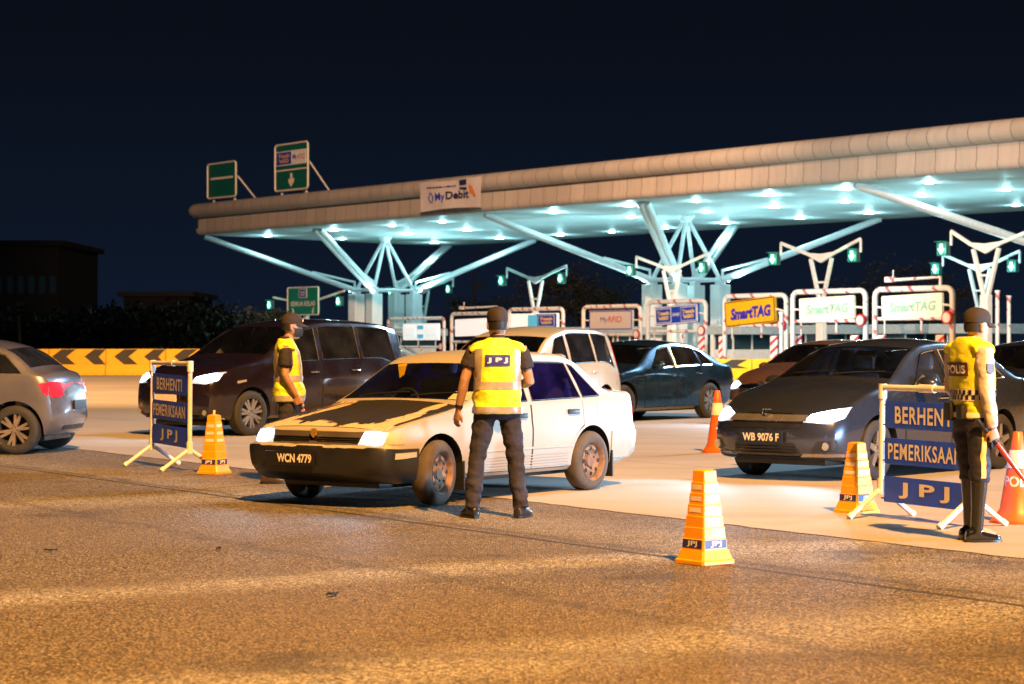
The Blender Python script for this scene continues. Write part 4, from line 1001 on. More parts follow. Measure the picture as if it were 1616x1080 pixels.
    def shell(s, name, m, x_lo, x_hi, z_lo, z_hi, off=0.025):      # bumper: a band of the body pushed outwards and closed inwards
        b = s.rawbm.copy()
        for co_, no_ in (((0, 0, z_lo), (0, 0, -1)), ((0, 0, z_hi), (0, 0, 1)), ((x_lo, 0, 0), (-1, 0, 0)), ((x_hi, 0, 0), (1, 0, 0))):
            bmesh.ops.bisect_plane(b, geom=b.verts[:] + b.edges[:] + b.faces[:], plane_co=co_, plane_no=no_, clear_outer=True, dist=1e-5)
        b.normal_update(); nr = {v: v.normal.copy() for v in b.verts}
        for v in b.verts: v.co += nr[v] * off
        ed = [e_ for e_ in b.edges if len(e_.link_faces) == 1]
        ex_ = bmesh.ops.extrude_edge_only(b, edges=ed); newv = [g for g in ex_['geom'] if isinstance(g, bmesh.types.BMVert)]
        # pull the new rim back under the skin
        src = {}
        for e_ in b.edges:
            a, c = e_.verts
            if a in nr and c in newv: src[c] = a
            if c in nr and a in newv: src[a] = c
        for v in newv:
            if v in src: v.co -= nr[src[v]] * (off + 0.01)
        bmesh.ops.recalc_face_normals(b, faces=b.faces[:])
        return s.put(name, b, m, angle=40)
    def headlight_beams(s, y, z, power, on=('L', 'R'), down=3.0, parent=None):
        for sg in [(-1 if q == 'L' else 1) for q in on]:
            p, n = s.project('F', sg * y, z, 0.0)
            l = bpy.data.lights.new('headlight_beam', 'SPOT'); l.energy = power; l.color = COOL; l.spot_size = R(105); l.spot_blend = 0.9; l.shadow_soft_size = 0.05
            o = bpy.data.objects.new('headlight_beam', l); COL.objects.link(o); o.parent = s.root; o.location = p + Vector((s.sx - 0.10, 0, 0))
            o.rotation_euler = Vector((-1, 0, -math.tan(R(down)))).to_track_quat('-Z', 'Y').to_euler()

SPEC = dict(crown=0.055, crease=0.0, crease_z=0.6, tumble=0.34, arch_gap=0.05, tw=0.20, inset=0.015, rim='five', spokes=5, rim_k=0.70, rim_m=M_ALLOY, tyre_m=M_RUBBER, steer=0, clear=True,
            plan=[(0, 0.90), (0.06, 0.955), (0.2, 1.0), (0.75, 1.0), (0.93, 0.965), (1, 0.92)], trim_r=0.007, trim_m=M_BLACK, handle_dz=0.12, handle_h=0.03, sill=0.26, seat_z=0.52,
            nose_c=0.20, tail_c=0.14, mirror_m=M_BLACK, mirror_on=((-1, 'L'), (1, 'R')))
def spec(**k): d = dict(SPEC); d.update(k); return d
def heading(fx, fy): return math.atan2(-fy, -fx)

# ---------------- the old pale sedan with the peeling bonnet
P_OLD = paint('faded_white_paint', (0.37, 0.345, 0.31), 0.0, 0.42, 0.25, (0.26, 0.20, 0.14), 0.55)
old = spec(L=4.12, W=1.655, wb=2.38, fo=0.79, r=0.285, tw=0.175,
    top=[(0, .675), (.05, .70), (.25, .735), (.9, .835), (1.17, .885), (1.24, .905), (1.80, 1.235), (1.98, 1.315), (2.4, 1.355), (2.85, 1.345), (3.08, 1.29), (3.50, 1.0), (3.58, .975), (4.06, .965), (4.12, .935)],
    belt=[(0, .70), (.9, .80), (1.3, .83), (3.2, .875), (4.12, .905)], bottom=[(0, .30), (.25, .225), (.6, .21), (3.5, .21), (3.9, .25), (4.12, .33)],
    nose=[(.2, .10), (.3, .02), (.5, .01), (.55, .05), (.68, .10)], tail=[(.2, .10), (.35, 0.0), (.55, 0.0), (.62, .05), (.9, .06)],
    crown=0.035, tumble=0.36, windows=[(1.43, 2.13, 1.90, 2.13), (2.21, 3.00, 2.21, 2.90), (3.05, 3.33, 2.95, 3.02)], ws=(1.27, 1.80), rs=(3.10, 3.50), cabin=(1.20, 3.30),
    seats=(2.0, 2.75), door_x=[(1.36, 2.16), (2.185, 3.02)], mirror=(1.50, .86), rim='steel', rim_m=M_RUST, tyre_m=M_DUSTY, rim_k=0.66, steer=10, handle_m=M_BLACK, handle_h=0.045, handle_dz=0.10, inset=-0.005,
    crease=0.006, crease_z=0.70, nose_c=0.10, tail_c=0.10, plan=[(0, 0.95), (0.05, 0.975), (0.2, 1.0), (0.75, 1.0), (0.95, 0.975), (1, 0.95)], mirror_m=M_BLACK, mirror_on=((-1, 'L'),))
w1, w2 = G(682, 797), G(925, 773); f_ = (w1 - w2).normalized(); lf = Vector((-f_.y, f_.x, 0))
ctr = (w1 + w2) / 2 - lf * 0.74
MATS['glass_29'] = MATS['glass_30'] = glass('purple_tint_film', (0.22, 0.20, 0.42), 0.9, 0.075, (0.05, 0.035, 0.30))
S = Car('old_sedan', 'old dirty white sedan with peeling black bonnet stopped before the officer', heading(f_.x, f_.y), ctr, old, P_OLD, (0.30, 0.29, 0.52))
# bonnet: black paint left in ragged islands over the old cream coat
m = bpy.data.materials.new('peeling_bonnet_paint'); t = NT(m); b = t.n.nodes['Principled BSDF']
co = t.new('ShaderNodeTexCoord').outputs['Object']; s_ = t.new('ShaderNodeSeparateXYZ'); t.link(co, s_.inputs[0])
mp = t.new('ShaderNodeMapping'); mp.inputs['Scale'].default_value = (1.3, 4.5, 1); mp.inputs['Rotation'].default_value = (0, 0, R(24)); t.link(co, mp.inputs[0])
n1 = t.noise(mp.outputs[0], 1.9, 7, 0.62); n2 = t.noise(co, 16, 4, 0.6)
xm = t.math('SUBTRACT', s_.outputs[0], S.sx)                         # metres back from the nose
ay = t.math('ABSOLUTE', t.math('ADD', s_.outputs[1], 0.03))
d1 = t.ramp(xm, 0.12, 0.36, -0.50, 0.26)                            # bare along the leading edge
d2 = t.ramp(ay, 0.34, 0.56, 0.22, -0.36)                             # bare towards the two wings
d3 = t.ramp(ay, 0.64, 0.72, 0.0, 0.50)                               # dark again on the wing crown
msk = t.math('ADD', t.math('ADD', t.math('ADD', d1, d2), d3), t.math('MULTIPLY', t.math('SUBTRACT', n1, 0.5), 1.9))
msk = t.ramp(msk, -0.02, 0.03)
cr_ = t.mix(t.ramp(n2, 0.35, 0.7), (0.50, 0.40, 0.27), (0.60, 0.50, 0.36)); bl_ = t.mix(t.ramp(n1, 0.3, 0.7), (0.016, 0.014, 0.013), (0.026, 0.022, 0.020))
t.link(t.mix(msk, cr_, bl_), b.inputs['Base Color']); b.inputs['Roughness'].default_value = 0.55
hood = [(0.165, -0.66), (0.19, -0.70), (0.5, -0.735), (0.95, -0.755), (1.15, -0.745), (1.19, -0.5), (1.21, 0), (1.19, 0.5), (1.15, 0.745), (0.95, 0.755), (0.5, 0.735), (0.19, 0.70), (0.165, 0.66), (0.140, 0.3), (0.135, 0), (0.140, -0.3)]
S.patch('bonnet', 'T', hood, m, off=0.008, thick=0.012, res=0.06)
S.shell('front_bumper', [mat('black_bumper_plastic', (0.016, 0.016, 0.019), 0.38)], -1, 0.46, 0.235, 0.51, 0.032)
S.shell('rear_bumper', [P_OLD], 3.51, 9, 0.30, 0.56, 0.014)
S.patch('grille', 'F', [(-.52, .53), (.52, .53), (.52, .653), (-.52, .653)], mat('grille_panel', (0.075, 0.06, 0.05), 0.45), off=0.004, res=0.06)
b = bmesh.new()
for sg in (-1, 1):
    for k in range(3):
        ps = [S.project('F', sg * y, .565 + k * 0.018, 0.010)[0] for y in (.05, .18, .32, .47)]; tube(b, ps, 0.0055, 5)
S.put('grille_bar', b, M_BLACK)
for pl in 'F': S.patch('bumper_strip', pl, [(-.80, .508), (.80, .508), (.80, .530), (-.80, .530)], mat('grey_moulding', (0.36, 0.34, 0.31), 0.6), off=0.020, thick=0.03, res=0.06)
S.patch('grille_intake', 'F', [(-.49, .553), (.49, .553), (.49, .607), (-.49, .607)], M_GLOSSB, off=0.006, res=0.06)
b = bmesh.new(); p, n = S.project('F', 0, .635, 0.012)
prism(b, [(-.032, .03), (0, .042), (.032, .03), (.028, -.02), (0, -.045), (-.028, -.02)], 0.014, basis(p - Vector((0.016, 0, 0)) + Vector((0, 0, 0)), (0, -1, 0), (0, 0, 1))); 
S.put('crest', b, mat('gold_crest', (0.70, 0.45, 0.10), 0.3, 0.7), smooth=False)
for sg in (-1, 1):
    q = [(sg * .49, .540), (sg * .725, .540), (sg * .735, .650), (sg * .525, .656)]
    S.patch('headlight', 'F', q if sg > 0 else q[::-1], M_LAMP, off=0.012, thick=0.02, res=0.06)
    q = [(sg * .73, .545), (sg * .80, .55), (sg * .79, .645), (sg * .74, .655)]
    S.patch('indicator', 'F', q if sg > 0 else q[::-1], M_AMBER, off=0.010, thick=0.014, res=0.06)
for pl in 'LR':
    S.patch('indicator', pl, [(.14, .55), (.30, .552), (.29, .645), (.17, .65)], M_AMBER, off=0.008, thick=0.012, res=0.06)
    S.patch('side_lamp', pl, [(.17, .43), (.42, .44), (.42, .485), (.17, .48)], M_LENS, off=0.040, thick=0.012, res=0.06)
    S.patch('rear_lamp', pl, [(3.99, .62), (4.08, .62), (4.07, .80), (3.99, .80)], M_TAIL, off=0.006, res=0.06)
    S.patch('side_moulding', pl, [(1.22, .44), (2.82, .44), (2.82, .458), (1.22, .458)], mat('grey_moulding', (0.36, 0.34, 0.31), 0.6), off=0.014, thick=0.012)
    for k in range(5): S.patch('sill_rib', pl, [(1.30, .275 + k * .026), (2.77, .275 + k * .026), (2.77, .284 + k * .026), (1.30, .284 + k * .026)], mat('sill_plastic', (0.30, 0.28, 0.26), 0.6), off=0.011, thick=0.01)
    S.patch('fuel_flap' if pl == 'L' else 'rear_panel_dent', pl, [(3.28, .72), (3.42, .72), (3.42, .84), (3.28, .84)], P_OLD, off=0.004, thick=0.006) if pl == 'L' else None
p, n = S.project('F', 0.0, .40, 0.04)
b = bmesh.new(); box(b, (p.x - 0.014, 0.20, .415), (0.014, 0.56, 0.125), bevel=0.004); pl_ = S.put('number_plate', b, M_PLATE, smooth=False)
S.front_text('WCN 4779', 0.078, M_CREAM, 0.14, .418, p.x - 0.026, pl_, bold=0.035, width=0.40)
for sg, x_, mm in ((-1, 1.13, M_BLACK), (1, 1.13, M_BLACK), (-1, 3.52, M_BLACK), (1, 3.52, M_BLACK)):       # mud flaps
    b = bmesh.new(); box(b, (x_, sg * (S.hw - 0.10), .245), (0.02, 0.20, 0.26), bevel=0.004); S.put('mud_flap', b, mm, smooth=False)
for y0 in (-0.1, 0.45):                                                                                       # wipers
    b = bmesh.new(); ps = [S.project('F', y, z, 0.02)[0] for y, z in ((y0, .925), (y0 - .25, .945), (y0 - .48, .955))]; tube(b, ps, 0.008, 5); S.put('wiper', b, M_BLACK)
b = bmesh.new(); box(b, (1.62, -0.42, .93), (0.16, 0.24, 0.012), Matrix.Rotation(R(-28), 3, 'Y')); S.put('paper_sheet', b, mat('yellowed_paper', (0.72, 0.66, 0.48), 0.8), smooth=False)
b = bmesh.new(); prism(b, [(-.05, .05), (.05, .06), (.04, -.05), (0, -.08)], 0.008, basis(S.project('F', 0.42, 1.20, -0.04)[0], (0, -1, 0), (0.3, 0, 1))); S.put('windscreen_sticker', b, M_YEL, smooth=False)
b = bmesh.new(); box(b, (1.86, 0, 1.20), (0.03, 0.22, 0.06), bevel=0.01); S.put('rear_view_mirror', b, M_BLACK)
S.headlight_beams(.62, .61, 50)

# ---------------- dark grey sedan on the right
P_GREY = paint('dark_grey_metallic', (0.046, 0.056, 0.088), 0.6, 0.26, 1.0, (0.07, 0.06, 0.06), 0.10)
modern = spec(L=4.44, W=1.695, wb=2.60, fo=0.90, r=0.31,
    top=[(0, .66), (.06, .72), (.22, .79), (.6, .91), (.95, .99), (1.12, 1.025), (1.22, 1.055), (1.85, 1.37), (2.15, 1.45), (2.55, 1.475), (3.0, 1.45), (3.4, 1.36), (3.92, 1.12), (4.02, 1.085), (4.36, 1.06), (4.44, 1.0)],
    belt=[(0, .70), (.9, .86), (1.4, .90), (3.4, 1.0), (4.44, .98)], bottom=[(0, .26), (.3, .20), (.6, .19), (3.7, .20), (4.1, .25), (4.44, .36)],
    nose=[(.2, .10), (.3, .03), (.45, .0), (.6, .03), (.72, .12), (.9, .25)], tail=[(.3, .08), (.45, 0), (.7, .02), (1.05, .10)],
    windows=[(1.62, 2.32, 2.00, 2.32), (2.40, 3.14, 2.40, 3.06), (3.20, 3.58, 3.12, 3.34)], ws=(1.26, 1.90), rs=(3.42, 3.90), cabin=(1.20, 3.60),
    seats=(2.15, 2.95), door_x=[(1.42, 2.36), (2.385, 3.22)], mirror=(1.66, .93), rim='five', rim_k=0.74, handle_m=M_CHROME, crease=-0.010, crease_z=0.84, crown=0.06, tumble=0.42, nose_c=0.30, tail_c=0.2,
    trim_r=0.009, trim_m=M_CHROME)
hc = G(1378, 757.5); f_ = Vector((-.66, -.75, 0)).normalized(); lf = Vector((-f_.y, f_.x, 0))
ctr = hc - f_ * 1.30 - lf * 0.76
C2 = Car('grey_sedan', 'dark grey sedan with lit headlights and plate WB 9076 F behind the right stop sign', heading(f_.x, f_.y), ctr, dict(modern, steer=4, mirror_m=P_GREY), P_GREY, (0.80, 0.85, 0.87))
def face(c, plate=None, lampz=(.60, .74), bar_m=M_CHROME, k=1.0, emblem=None, lit=True):
    hw = c.hw; za, zb_ = lampz
    for sg in (-1, 1):
        q = [(sg * hw * .52, za + .01), (sg * hw * .80, za - .005), (sg * hw * .91, za + .05), (sg * hw * .92, zb_ + .025), (sg * hw * .80, zb_ + .005), (sg * hw * .56, zb_ - .05)]
        h = c.patch('headlight', 'F', q if sg > 0 else q[::-1], M_LAMP if lit else M_LENS, off=0.008, thick=0.016, res=0.05)
        q = [(sg * hw * .60, .30), (sg * hw * .90, .32), (sg * hw * .88, .43), (sg * hw * .70, .42)]
        c.patch('fog_recess', 'F', q if sg > 0 else q[::-1], M_BLACK, off=0.004, res=0.05)
    c.patch('grille', 'F', [(-hw * .52, za - .01), (hw * .52, za - .01), (hw * .50, za + .055), (hw * .30, zb_ - .035), (-hw * .30, zb_ - .035), (-hw * .50, za + .055)], M_GLOSSB, off=0.004, res=0.05)
    c.patch('grille_bar', 'F', [(-hw * .55, za + .015), (hw * .55, za + .015), (hw * .53, za + .075), (-hw * .53, za + .075)], bar_m, off=0.014, thick=0.02, res=0.05)
    c.patch('upper_intake', 'F', [(-hw * .50, za - .055), (hw * .50, za - .055), (hw * .54, za - .004), (-hw * .54, za - .004)], M_BLACK, off=0.005, res=0.05)
    c.patch('lower_intake', 'F', [(-hw * .50, .27), (hw * .50, .27), (hw * .42, .40), (-hw * .42, .40)], M_BLACK, off=0.005, res=0.05)
    c.patch('front_lip', 'F', [(-hw * .90, .235), (hw * .90, .235), (hw * .88, .262), (-hw * .88, .262)], M_BLACK, off=0.012, thick=0.02, res=0.05)
    for sg in (-1, 1):                                                       # round fog lamps and bright strips that paint a highlight on the lower lip
        p, n = c.project('F', sg * hw * .78, .37, 0.012); b = bmesh.new(); lathe(b, [(0.001, 0), (0.038, 0), (0.042, 0.012)], 14, c=(0, 0, 0)); bmesh.ops.transform(b, matrix=basis(p, (0, -1, 0), (0, 0, 1)), verts=b.verts[:]); c.put('fog_lamp', b, M_LENS)
        q = [(sg * hw * .46, .262), (sg * hw * .92, .262), (sg * hw * .90, .292), (sg * hw * .52, .292)]; c.patch('lip_highlight', 'F', q if sg > 0 else q[::-1], bar_m, off=0.010, thick=0.016, res=0.05)
    b = bmesh.new()
    for k in range(3): tube(b, [c.project('F', y * hw, .30 + k * .032, 0.008)[0] for y in (-.44, -.2, 0, .2, .44)], 0.006, 5)
    c.put('intake_slat', b, M_GLOSSB)
    p, n = c.project('F', 0, .455, 0.02)
    if plate:
        b = bmesh.new(); box(b, (p.x - 0.012, 0, .455), (0.014, 0.52, 0.13), bevel=0.004); pl_ = c.put('number_plate', b, M_PLATE, smooth=False)
        c.front_text(plate, 0.085, M_CREAM, 0, .455, p.x - 0.024, pl_, bold=0.03, width=0.45)
    c.rear()
def rear(c, za=.72, zb_=.92):
    hw = c.hw
    for sg in (-1, 1):
        q = [(sg * hw * .56, za + .03), (sg * hw * .86, za), (sg * hw * .86, zb_), (sg * hw * .60, zb_)]
        c.patch('tail_lamp', 'B', q if sg < 0 else q[::-1], c.tail_m, off=0.008, thick=0.014, res=0.06)
    for pl in 'LR':
        c.patch('tail_lamp', pl, [(c.L - .30, zb_ - .02), (c.L - .24, za + .05), (c.L - .08, za), (c.L - .06, zb_)], c.tail_m, off=0.008, thick=0.012, res=0.05)
    c.patch('rear_reflector', 'B', [(-hw * .5, .30), (hw * .5, .30), (hw * .5, .36), (-hw * .5, .36)], M_BLACK, off=0.005, res=0.06)
    p, n = c.project('B', 0, .62, 0.01)
    b = bmesh.new(); box(b, (p.x + 0.008, 0, .62), (0.014, 0.5, 0.12), bevel=0.004); c.put('rear_plate', b, M_PLATE, smooth=False)
Car.tail_m = M_TAIL; Car.rear = rear
face(C2, 'WB 9076 F', (.60, .735), mat('grille_bar_grey', (0.42, 0.40, 0.40), 0.22, 0.8))
p, n = C2.project('F', 0, .675, 0.024)
b = bmesh.new(); q = [(-.052, .045), (.052, .045), (.040, -.045), (-.040, -.045)]; Mx = basis(p - Vector((0.02, 0, 0)), (0, -1, 0), (0.25, 0, 1))
tube(b, [Mx @ Vector((x, y, 0)) for x, y in q + q[:2]], 0.006, 6); tube(b, [Mx @ Vector((x, y, 0)) for x, y in ((-.030, .040), (-.020, -.040))], 0.008, 6); tube(b, [Mx @ Vector((x, y, 0)) for x, y in ((.030, .040), (.020, -.040))], 0.008, 6); tube(b, [Mx @ Vector((x, y, 0)) for x, y in ((-.024, -.004), (.024, -.004))], 0.008, 6)
C2.put('emblem', b, M_CHROME)
for y0 in (-0.05, 0.5):
    b = bmesh.new(); ps = [C2.project('F', y, z, 0.02)[0] for y, z in ((y0, 1.075), (y0 - .3, 1.095), (y0 - .55, 1.10))]; tube(b, ps, 0.008, 5); C2.put('wiper', b, M_BLACK)
b = bmesh.new(); box(b, (1.98, 0, 1.30), (0.03, 0.24, 0.07), bevel=0.015); C2.put('rear_view_mirror', b, M_BLACK)
C2.headlight_beams(.66, .68, 190)

# ---------------- pale people carrier behind the old sedan
P_CREAM = paint('pearl_white_paint', (0.50, 0.46, 0.36), 0.0, 0.3, 0.7, (0.3, 0.24, 0.18), 0.2)
mpv = spec(L=4.60, W=1.80, wb=2.73, fo=0.92, r=0.32,
    top=[(0, .74), (.06, .80), (.3, .92), (.75, 1.05), (.95, 1.10), (1.05, 1.14), (1.75, 1.53), (2.1, 1.63), (2.7, 1.70), (3.5, 1.69), (4.05, 1.64), (4.26, 1.58), (4.42, 1.30), (4.53, 1.0), (4.60, .80)],
    belt=[(0, .78), (.9, .95), (1.3, .98), (3.6, 1.06), (4.6, .78)], bottom=[(0, .28), (.3, .22), (.6, .21), (3.8, .21), (4.2, .26), (4.6, .36)],
    nose=[(.2, .10), (.3, .03), (.45, .0), (.62, .03), (.8, .12), (1, .2)], tail=[(.3, .05), (.5, 0), (.8, 0.0), (1.6, .02)],
    windows=[(1.52, 2.30, 1.98, 2.30), (2.40, 3.30, 2.40, 3.28), (3.38, 4.10, 3.36, 3.98)], ws=(1.10, 1.76), rs=None, cabin=(1.05, 4.16), seats=(2.05, 2.95, 3.6), seat_z=0.62,
    door_x=[(1.34, 2.34), (2.36, 3.36)], mirror=(1.60, 1.02), rim='five', handle_m=P_CREAM, handle_dz=0.14, crown=0.05, tumble=0.27, tail_c=0.22, nose_c=0.28)
f_ = Vector((-.47, -.883, 0)).normalized(); lf = Vector((-f_.y, f_.x, 0))
rl = PY(985, 640, 38.2); rl.z = 0                                   # its rear left corner
ctr = rl - lf * 0.82 + f_ * (4.55 - (0.92 + 2.73 / 2))
C3 = Car('people_carrier', 'cream white people carrier passing behind the old sedan', heading(f_.x, f_.y), ctr, dict(mpv, mirror_m=P_CREAM), P_CREAM, (0.72, 0.78, 0.80), 'van')
face(C3, None, (.70, .84)); 
for pl in 'LR': C3.patch('tall_tail_lamp', pl, [(4.30, 1.02), (4.46, 1.0), (4.36, 1.42), (4.26, 1.46)], M_TAIL, off=0.008, thick=0.012, res=0.06)

# ---------------- dark sedan crossing behind
P_TEAL = paint('deep_teal_metallic', (0.018, 0.050, 0.088), 0.7, 0.24, 1.0, (0.06, 0.06, 0.05), 0.2)
big = spec(L=4.85, W=1.83, wb=2.78, fo=0.98, r=0.335,
    top=[(0, .66), (.06, .72), (.25, .79), (.7, .90), (1.15, .98), (1.30, 1.01), (1.42, 1.04), (2.05, 1.36), (2.4, 1.45), (2.8, 1.475), (3.25, 1.45), (3.65, 1.35), (4.25, 1.10), (4.36, 1.07), (4.75, 1.05), (4.85, .98)],
    belt=[(0, .70), (1.0, .87), (1.5, .90), (3.7, .97), (4.85, .95)], bottom=[(0, .26), (.3, .20), (.6, .19), (4.1, .20), (4.5, .25), (4.85, .36)],
    nose=[(.2, .10), (.3, .03), (.45, .0), (.6, .03), (.72, .12), (.9, .25)], tail=[(.3, .08), (.45, 0), (.7, .02), (1.05, .10)],
    windows=[(1.82, 2.55, 2.22, 2.55), (2.63, 3.45, 2.63, 3.36), (3.52, 3.90, 3.42, 3.62)], ws=(1.46, 2.10), rs=(3.70, 4.22), cabin=(1.40, 3.95), seats=(2.35, 3.2),
    door_x=[(1.60, 2.59), (2.615, 3.50)], mirror=(1.86, .95), rim='twin', spokes=7, rim_k=0.76, handle_m=M_CHROME, crown=0.06, tumble=0.40, nose_c=0.30, tail_c=0.22, trim_r=0.011, trim_m=M_CHROME, crease=-0.008, crease_z=.80)
rc = G(1117, 660); f_ = Vector((-.62, -.785, 0)).normalized(); lf = Vector((-f_.y, f_.x, 0))
ctr = rc + f_ * 1.39 - lf * 0.83
C4 = Car('dark_sedan', 'dark teal sedan with chrome window trim behind the white van tail', heading(f_.x, f_.y), ctr, dict(big, mirror_m=P_TEAL), P_TEAL, (0.05, 0.06, 0.08))
face(C4, None)

# ---------------- brown car behind the grey sedan
P_BROWN = paint('bronze_metallic', (0.20, 0.105, 0.075), 0.5, 0.28, 0.9, (0.16, 0.11, 0.08), 0.25)
f_ = Vector((-.66, -.75, 0)).normalized(); lf = Vector((-f_.y, f_.x, 0))
np_ = PY(1156, 640, 38.0); np_.z = 0
ctr = np_ + lf * 0.60 - f_ * (0.90 + 1.3 - 0.1)
C5 = Car('bronze_car', 'bronze brown car half hidden behind the grey sedan bonnet', heading(f_.x, f_.y), ctr, dict(modern, mirror_m=P_BROWN, trim_m=M_BLACK), P_BROWN, (0.80, 0.85, 0.87))
face(C5, None)
C5.headlight_beams(.66, .68, 200)
b = bmesh.new(); p, n = C5.project('F', 0, .70, 0.02); prism(b, [(-.05, .03), (.05, .03), (.04, -.04), (-.04, -.04)], 0.015, basis(p - Vector((.02, 0, 0)), (0, -1, 0), (0.2, 0, 1))); C5.put('emblem', b, M_CHROME, smooth=False)
b = bmesh.new(); p, n = C5.project('F', 0, .455, 0.02); box(b, (p.x - .012, 0, .47), (.014, .5, .13)); C5.put('number_plate', b, M_WLET, smooth=False)

# ---------------- dark maroon van on the left
P_MAROON = paint('dark_maroon_metallic', (0.016, 0.009, 0.013), 0.3, 0.24, 1.0, (0.05, 0.04, 0.035), 0.08)
van = spec(L=4.75, W=1.83, wb=2.75, fo=0.93, r=0.345, tw=0.215,
    top=[(0, .86), (.05, .92), (.2, 1.0), (.6, 1.10), (1.0, 1.17), (1.12, 1.20), (1.22, 1.24), (1.95, 1.66), (2.25, 1.75), (2.8, 1.805), (3.7, 1.79), (4.3, 1.74), (4.56, 1.70), (4.68, 1.40), (4.73, 1.05), (4.75, .85)],
    belt=[(0, .90), (.9, 1.05), (1.4, 1.08), (3.8, 1.14), (4.75, .85)], bottom=[(0, .32), (.3, .26), (.6, .25), (3.9, .25), (4.3, .30), (4.75, .40)],
    nose=[(.2, .08), (.35, .02), (.5, .0), (.8, .02), (.95, .10), (1.1, .2)], tail=[(.3, .05), (.5, 0), (.9, 0.0), (1.7, .02)],
    windows=[(1.66, 2.42, 2.12, 2.42), (2.52, 3.38, 2.52, 3.36), (3.46, 4.32, 3.44, 4.22)], ws=(1.26, 1.98), rs=None, cabin=(1.2, 4.36), seats=(2.2, 3.1, 3.8), seat_z=0.72,
    door_x=[(1.46, 2.46), (2.485, 3.42)], mirror=(1.72, 1.13), rim='twin', spokes=7, rim_k=0.76, handle_m=M_CHROME, handle_dz=0.15, crown=0.05, tumble=0.26, nose_c=0.22, tail_c=0.2, crease=-0.008, crease_z=.92, sill=.32)
fw = G(393, 688); f_ = Vector((-.62, -.785, 0)).normalized(); lf = Vector((-f_.y, f_.x, 0))
ctr = fw - f_ * 1.375 - lf * 0.83
C6 = Car('maroon_van', 'dark maroon van with lit headlights passing behind the left stop sign', heading(f_.x, f_.y), ctr, dict(van, mirror_m=P_MAROON), P_MAROON, (0.05, 0.05, 0.055), 'van')
face(C6, None, (.80, .95)); C6.headlight_beams(.70, .88, 130)
p, n = C6.project('F', 0, .56, 0.02); b = bmesh.new(); box(b, (p.x - .012, 0, .58), (.014, .5, .12)); C6.put('number_plate', b, M_CREAM, smooth=False)
for pl in 'LR': C6.patch('side_lamp', pl, [(.62, .80), (.80, .83), (.80, .86), (.62, .84)], M_LENS, off=0.01, thick=.01, res=.06)

# ---------------- grey car leaving at the left edge
P_SILV = paint('mid_grey_metallic', (0.17, 0.165, 0.19), 0.5, 0.3, 0.9, (0.12, 0.10, 0.08), 0.25)
rw = G(25, 717); f_ = Vector((-0.995, 0.10, 0)).normalized(); lf = Vector((-f_.y, f_.x, 0))
ctr = rw + f_ * 1.30 - lf * 0.76
class CarT(Car): tail_m = M_TAILON
C7 = CarT('leaving_grey_car', 'grey car leaving the frame at the left edge with lit tail lamp', heading(f_.x, f_.y), ctr, dict(modern, L=4.10, top=[(0, .66), (.06, .72), (.22, .79), (.6, .91), (.95, .99), (1.12, 1.025), (1.22, 1.055), (1.85, 1.37), (2.15, 1.46), (2.55, 1.49), (3.0, 1.46), (3.35, 1.38), (3.80, 1.12), (3.88, 1.08), (4.04, 1.05), (4.10, .98)], rs=(3.40, 3.78), rim='twin', spokes=6, mirror_m=P_SILV, rim_m=mat('warm_alloy', (0.50, 0.43, 0.38), 0.35, 0.8)), P_SILV, (0.10, 0.10, 0.11))
face(C7, None, lit=False)

# ---------------- black car roof beyond the grey sedan at the right edge
P_BLK = paint('black_paint', (0.010, 0.010, 0.013), 0.2, 0.25, 1.0, (0.05, 0.05, 0.05), 0.2)
f_ = Vector((-.66, -.75, 0)).normalized(); p_ = PY(1640, 640, 31.0); p_.z = 0
C8 = Car('black_car', 'black car whose roof shows beyond the policeman at the right edge', heading(f_.x, f_.y), p_, dict(big, mirror_m=P_BLK), P_BLK, (0.06, 0.06, 0.07))
face(C8, None, lit=False)
